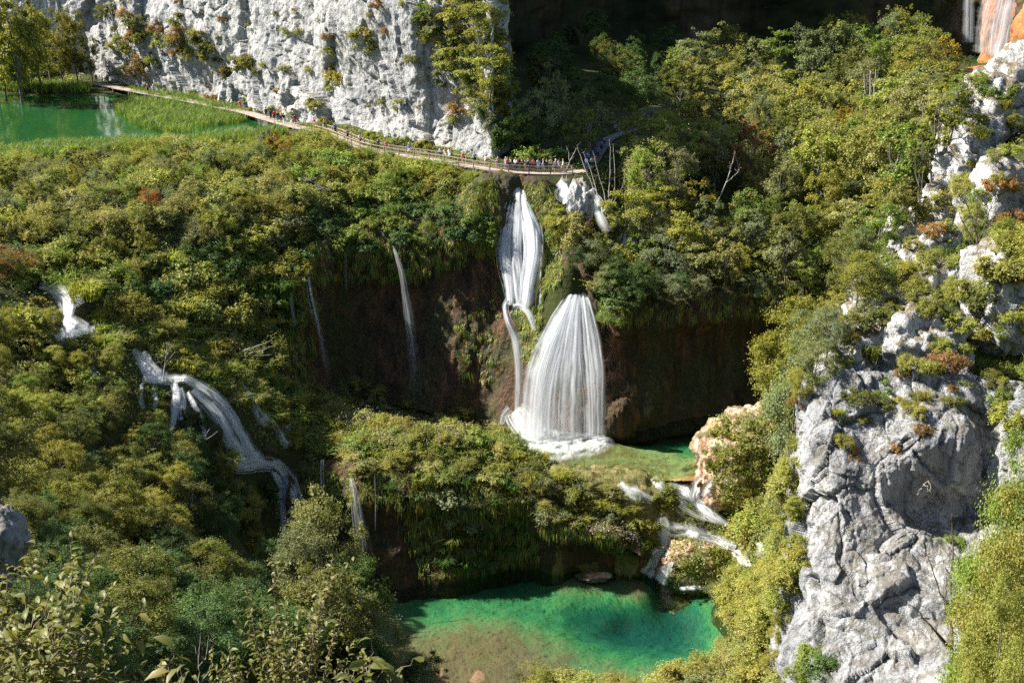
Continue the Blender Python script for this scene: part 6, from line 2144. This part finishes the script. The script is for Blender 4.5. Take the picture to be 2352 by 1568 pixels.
# px, py of the feet, top, legs, shorts?, hair or hat, pose, where (words), on deck?
PEOPLE = [
    (222, 191, 'dark red', 'beige', 1, 'dark', 'stand', 'beside the thick post at the far end of the boardwalk', 1), (235.5, 193.5, 'white', 'green', 1, 'brown', 'stand', 'near the far end of the boardwalk', 1), (249, 194.5, 'black', 'teal', 1, 'dark', 'walk', 'near the far end of the boardwalk', 1),
    (340, 215, 'red', 'navy', 1, 'white', 'walk', 'on the far stretch of boardwalk above the lake', 1), (353, 217.5, 'pale blue', 'grey', 0, 'white', 'walk', 'following the red shirt on the far stretch of boardwalk', 1),
    (533, 248, 'white', 'grey', 0, 'blond', 'stand', 'against the white cliff where the reeds end', 1), (552, 253, 'red', 'pink', 1, 'brown', 'walk', 'on the boardwalk above the reeds', 1), (562, 255, 'blue', 'grey', 1, 'dark', 'walk', 'beside the red top on the boardwalk above the reeds', 1),
    (611, 271, 'navy', 'black', 1, 'dark', 'walk', 'leading the group on the bare boardwalk', 1), (622, 274.5, 'black', 'navy', 0, 'dark', 'walk', 'second in the group on the bare boardwalk', 1), (631, 279, 'red', 'black', 1, 'brown', 'walk', 'in the group on the bare boardwalk', 1), (639.5, 281.5, 'navy', 'denim', 0, 'blond', 'walk', 'in the middle of the group on the bare boardwalk', 1),
    (647, 279.5, 'pink', 'navy', 1, 'red', 'stand', 'in a red cap behind the group on the bare boardwalk', 1), (652.7, 285, 'black', 'white', 0, 'dark', 'walk', 'last in the group on the bare boardwalk', 1), (679, 288, 'dark red', 'red', 1, 'dark', 'walk', 'half hidden by the dark bushy tree', 1),
    (722, 296, 'pink', 'beige', 1, 'brown', 'stand', 'where the boardwalk railing begins', 1), (745.6, 302, 'black', 'beige', 1, 'straw', 'arms', 'leaning at the first bend of the railing', 1), (770.6, 309, 'bright blue', 'navy', 1, 'grey', 'walk', 'between the first railings', 1), (798, 322, 'grey', 'navy', 0, 'dark', 'walk', 'walking down between the railings', 1),
    (827, 334, 'white', 'red', 1, 'brown', 'walk', 'on the sloping part of the boardwalk', 1), (869, 346, 'black', 'black', 0, 'dark', 'stand', 'at the railing left of the man in blue', 1), (886, 349, 'pink', 'beige', 1, 'brown', 'walk', 'next to the black clad walker', 1), (938.6, 357, 'bright blue', 'white', 1, 'white', 'arms', 'in a pale hat against the middle of the cliff', 1),
    (1013.8, 367, 'lavender', 'navy', 1, 'dark', 'arms', 'first of three by the cliff fissure', 1), (1023, 368, 'cream', 'cream', 0, 'blond', 'stand', 'middle of three by the cliff fissure', 1), (1034, 370, 'white', 'white', 1, 'brown', 'stand', 'last of three by the cliff fissure', 1), (1064.5, 377, 'orange', 'pink', 1, 'blond', 'walk', 'under the pale rock rib', 1), (1090, 380, 'teal', 'black', 1, 'brown', 'arms', 'left of the pale rock rib', 1), (1115, 384, 'white', 'grey', 1, 'white', 'arms', 'right of the pale rock rib', 1),
    (1162, 391, 'pink', 'denim', 1, 'white', 'stand', 'first of the crowd above the waterfall', 1), (1173, 391, 'beige', 'black', 1, 'brown', 'arms', 'second of the crowd above the waterfall', 1), (1184, 393, 'white', 'navy', 0, 'blond', 'arms', 'in the crowd right above the waterfall', 1), (1199.7, 392, 'black', 'black', 0, 'brown', 'arms', 'at the railing right above the waterfall', 1), (1212, 394, 'navy', 'black', 1, 'orange', 'photo', 'holding up hands above the waterfall', 1), (1217, 392, 'beige', 'black', 1, 'dark', 'stand', 'close behind the red haired one above the waterfall', 1),
    (1235.5, 392, 'pale blue', 'cream', 1, 'dark', 'stand', 'alone in the gap right of the waterfall crowd', 1), (1248, 394, 'pale blue', 'pale blue', 1, 'blond', 'walk', 'behind the leaning snag', 1), (1256.5, 394, 'black', 'navy', 0, 'dark', 'stand', 'beside the pale dress behind the snag', 1), (1277, 396, 'grey', 'navy', 1, 'white', 'stand', 'in a white cap at the shade line', 1), (1284.6, 395, 'lavender', 'grey', 1, 'brown', 'stand', 'next to the white cap at the shade line', 1), (1294, 396, 'mint green', 'beige', 1, 'blond', 'walk', 'last one in the sun before the bare stems', 1),
    (1190, 391, 'red', 'denim', 0, 'dark', 'stand', 'in a red top among the crowd above the waterfall', 1), (1205.5, 392, 'teal', 'beige', 1, 'brown', 'stand', 'in teal among the crowd above the waterfall', 1), (1168, 389, 'grey', 'black', 0, 'brown', 'stand', 'behind the first of the waterfall crowd', 1), (1143, 388, 'beige', 'denim', 1, 'dark', 'walk', 'walking up to the waterfall crowd', 1), (1263, 392, 'cream', 'navy', 0, 'brown', 'stand', 'in cream near the leaning snag', 1), (1226, 391, 'orange', 'black', 1, 'dark', 'stand', 'in orange near the gap of the crowd', 1),
    (1346.4, 392, 'white', 'denim', 1, 'dark', 'walk', 'in the shade behind the bare stems', 0), (1359, 391, 'mint green', 'black', 1, 'brown', 'walk', 'in the shade behind the bare stems', 0), (1368, 387, 'red', 'black', 0, 'dark', 'walk', 'in the shade behind the bare stems', 0), (1350, 380, 'bright blue', 'navy', 0, 'dark', 'walk', 'climbing the shaded path', 0), (1361, 374, 'blue', 'navy', 1, 'dark', 'walk', 'climbing the shaded path', 0), (1372, 366, 'bright blue', 'black', 0, 'brown', 'walk', 'higher on the shaded path', 0), (1381, 352, 'blue', 'black', 1, 'dark', 'walk', 'at the bend of the shaded path', 0), (1388, 340, 'lavender', 'navy', 1, 'dark', 'walk', 'at the bend of the shaded path', 0),
    (1413, 311, 'lavender', 'black', 0, 'dark', 'stand', 'standing at a rock in the shade', 0), (1422, 310, 'grey', 'white', 1, 'white', 'stand', 'sitting low beside the lavender shirt in the shade', 0),
    (1477, 290, 'blue', 'black', 0, 'dark', 'stand', 'left end of the shaded terrace', 0), (1487, 288, 'blue', 'navy', 1, 'brown', 'stand', 'left part of the shaded terrace', 0), (1488, 302, 'red', 'black', 0, 'dark', 'stand', 'in front on the shaded terrace', 0), (1494, 302, 'beige', 'denim', 1, 'blond', 'stand', 'beside the red shirt on the shaded terrace', 0), (1502, 318, 'grey', 'grey', 1, 'grey', 'arms', 'lowest on the shaded terrace by the pale boulder', 0),
    (1507, 278, 'bright blue', 'black', 1, 'dark', 'stand', 'in front of the curved parapet', 0), (1524, 275, 'white', 'black', 1, 'dark', 'photo', 'raising arms before the curved parapet', 0), (1541, 276, 'dark red', 'black', 0, 'brown', 'stand', 'right of the raised arms at the parapet', 0), (1541, 289, 'navy', 'denim', 0, 'dark', 'stand', 'right half of the shaded terrace', 0), (1572, 297, 'pale blue', 'black', 1, 'brown', 'stand', 'at the edge of the sunlit wood', 0), (1583, 299, 'red', 'white', 1, 'white', 'arms', 'in a white cap at the edge of the sunlit wood', 0),
    (82, 178, 'red', 'navy', 1, 'dark', 'walk', 'under the trees at the far left', 0), (104, 184, 'blue', 'black', 1, 'brown', 'walk', 'under the trees at the far left', 0)]
HATS = ('white', 'grey', 'straw', 'red', 'orange')
for i, (px, py, tc, lc, sh, hc, pose, where, deck) in enumerate(PEOPLE):
    if deck:
        loc = Z(px, py, DECK + .03)
        # keep the feet on the planks
        k = np.argmin(np.linalg.norm(bp[:, :2] - np.array([loc.x, loc.y]), axis=1))
        p, t, n_ = bw(bs[k])
        o_ = float(np.dot(np.array(tuple(loc)) - p, n_))
        o_ = max(-.6, min(.55, o_))
        loc = Vector(p + n_ * o_ + UP * .03)
        rz = math.atan2(t[1], t[0]) - PI / 2 + (PI if pose in ('walk',) and i % 3 else 0)
        if pose in ('arms', 'photo', 'stand'):
            rz = math.atan2(n_[1], n_[0]) - PI / 2 + random.uniform(-.7, .7)
    else:
        loc, nr = hit(px, py)
        loc = loc + Vector((0, 0, .1))
        rz = random.uniform(0, 6.28)
    sc_ = random.uniform(.96, 1.06)
    root = empty('person', loc, rz, sc_)
    body, top, lng, sho, hair = PM[pose]
    skc = random.uniform(.8, 1.15)
    link('body', body, None, root, tuple(skc * c for c in CLR['skin']))
    link('shirt', top, None, root, CLR[tc])
    link('shorts' if sh else 'trousers', sho if sh else lng, None, root, CLR[lc])
    link('cap' if hc in HATS[:4] else 'hair', hair, None, root, CLR[hc])
    lab = 'person in %s top and %s %s %s' % (tc, lc, 'shorts' if sh else 'trousers', where)
    if len(lab.split()) > 15:
        lab = 'person in %s top %s' % (tc, where)
    tag(root, lab, 'person', 'visitors on the boardwalk' if deck else 'visitors in the shade')

rock('boulder', Z(1478, 338, .6), 1.6, M_LIME, 'pale square boulder in the shade below the terrace crowd', 'boulder', seed=61, squash=(1.1, .8, .9), bvh=False)

# ------------------------------------------------------------------ only what shows largest stays an individual
LIMIT = {'shrub': 280, 'tree': 280, 'willow_shrub': 200, 'grass_tuft': 200, 'slender_tree': 200}
byname = {}
for o in list(LABELS):
    nm = o.name.split('.')[0]
    if nm in LIMIT and o.type == 'EMPTY' and o.get('group'):
        q = proj(o.location)
        byname.setdefault(nm, []).append((o.scale[2] * (9 if nm in ('tree', 'slender_tree') else 1.7) / q[2], o))
VV, FF, TT, off_ = [], [], [], 0
dead = []
for nm, L_ in byname.items():
    keep = LIMIT[nm] - sum(1 for o in LABELS if o.name.split('.')[0] == nm and not o.get('group'))
    L_.sort(key=lambda a: (a[1] in OUTSIDE, -a[0]))
    keep = min(keep, sum(1 for q in L_ if q[1] not in OUTSIDE))
    for _, o in L_[keep:]:
        M = np.array(Matrix.LocRotScale(o.location, o.rotation_euler, o.scale))
        for ch in o.children:
            if ch.name.startswith(('crown', 'leaves', 'blades')):
                me = ch.data
                v = np.empty(len(me.vertices) * 3, np.float32)
                me.vertices.foreach_get('co', v)
                v = v.reshape(-1, 3) @ M[:3, :3].T + M[:3, 3]
                fi = np.empty(len(me.loops), np.int32)
                me.loops.foreach_get('vertex_index', fi)
                VV.append(v)
                FF.append(fi.reshape(-1, 4) + off_)
                TT.append(np.tile(np.array(ch.color[:3]), (len(v), 1)))
                off_ += len(v)
        dead.append(o)
if VV:
    stuff('shrubbery', np.concatenate(VV), np.concatenate(FF), np.concatenate(TT), 'smaller bushes and tree crowns filling the gaps between the larger plants', 'shrubbery')
ds = set(dead)
LABELS[:] = [o for o in LABELS if o not in ds]
kids = [c for o in dead for c in o.children]
bpy.data.batch_remove(kids + dead)

# ------------------------------------------------------------------ labels: those that would repeat are told apart by rank in the photo
ORD = ['leftmost', 'second', 'third', 'fourth', 'fifth', 'sixth', 'seventh', 'eighth', 'ninth', 'tenth', 'eleventh', 'twelfth', 'thirteenth', 'fourteenth', 'fifteenth', 'sixteenth', 'seventeenth', 'eighteenth', 'nineteenth', 'twentieth']
groups = {}
for o in LABELS:
    groups.setdefault(o['label'], []).append(o)
for lab, L_ in groups.items():
    n = len(L_)
    if n == 1:
        continue
    rows_ = 1 if n <= 8 else 2 if n <= 18 else 3
    pr = {o: proj(o.location) for o in L_}
    L_.sort(key=lambda o: pr[o][1])
    rn = [''] if rows_ == 1 else (['upper row ', 'lower row '] if rows_ == 2 else ['upper row ', 'middle row ', 'lower row '])
    for k in range(rows_):
        part = L_[k * n // rows_:(k + 1) * n // rows_]
        part.sort(key=lambda o: pr[o][0])
        for j, o in enumerate(part):
            w_ = ORD[min(j, 19)] if j == 0 else (ORD[min(j, 19)] + ' from left')
            o['label'] = '%s%s %s' % (rn[k], w_, lab)
            if len(o['label'].split()) > 16:
                print('LONG', o['label'])
# ------------------------------------------------------------------ light, sky, render settings
SUN_EL, SUN_AZ = math.radians(43), (-.965, .19)
w = bpy.data.worlds.new('World')
sc.world = w
w.use_nodes = True
nt = w.node_tree
bg = nt.nodes['Background']
sky = nt.nodes.new('ShaderNodeTexSky')
sky.sky_type = 'NISHITA'
sky.sun_disc = False
sky.sun_elevation = SUN_EL
sv = Vector((SUN_AZ[0], SUN_AZ[1], 0)).normalized()
sky.sun_rotation = math.atan2(sv.x, sv.y)
nt.links.new(sky.outputs[0], bg.inputs[0])
bg.inputs[1].default_value = .064
sd = bpy.data.lights.new('sun', 'SUN')
so = bpy.data.objects.new('sun', sd)
COL.objects.link(so)
sd.energy = 5
sd.angle = math.radians(.5)
sd.color = (1, .95, .86)
sdir = Vector((sv.x * math.cos(SUN_EL), sv.y * math.cos(SUN_EL), math.sin(SUN_EL)))
so.rotation_euler = sdir.to_track_quat('Z', 'Y').to_euler()
so.location = sdir * 200
sc.view_settings.view_transform = 'Standard'
sc.view_settings.look = 'None'
sc.view_settings.exposure = 1.45
sc.view_settings.gamma = 1
c = sc.cycles
c.use_denoising = False
c.use_adaptive_sampling = False
c.max_bounces = 6
c.diffuse_bounces = 3
c.glossy_bounces = 2
c.transmission_bounces = 3
c.transparent_max_bounces = 40
c.caustics_reflective = False
c.caustics_refractive = False
c.sample_clamp_indirect = 4
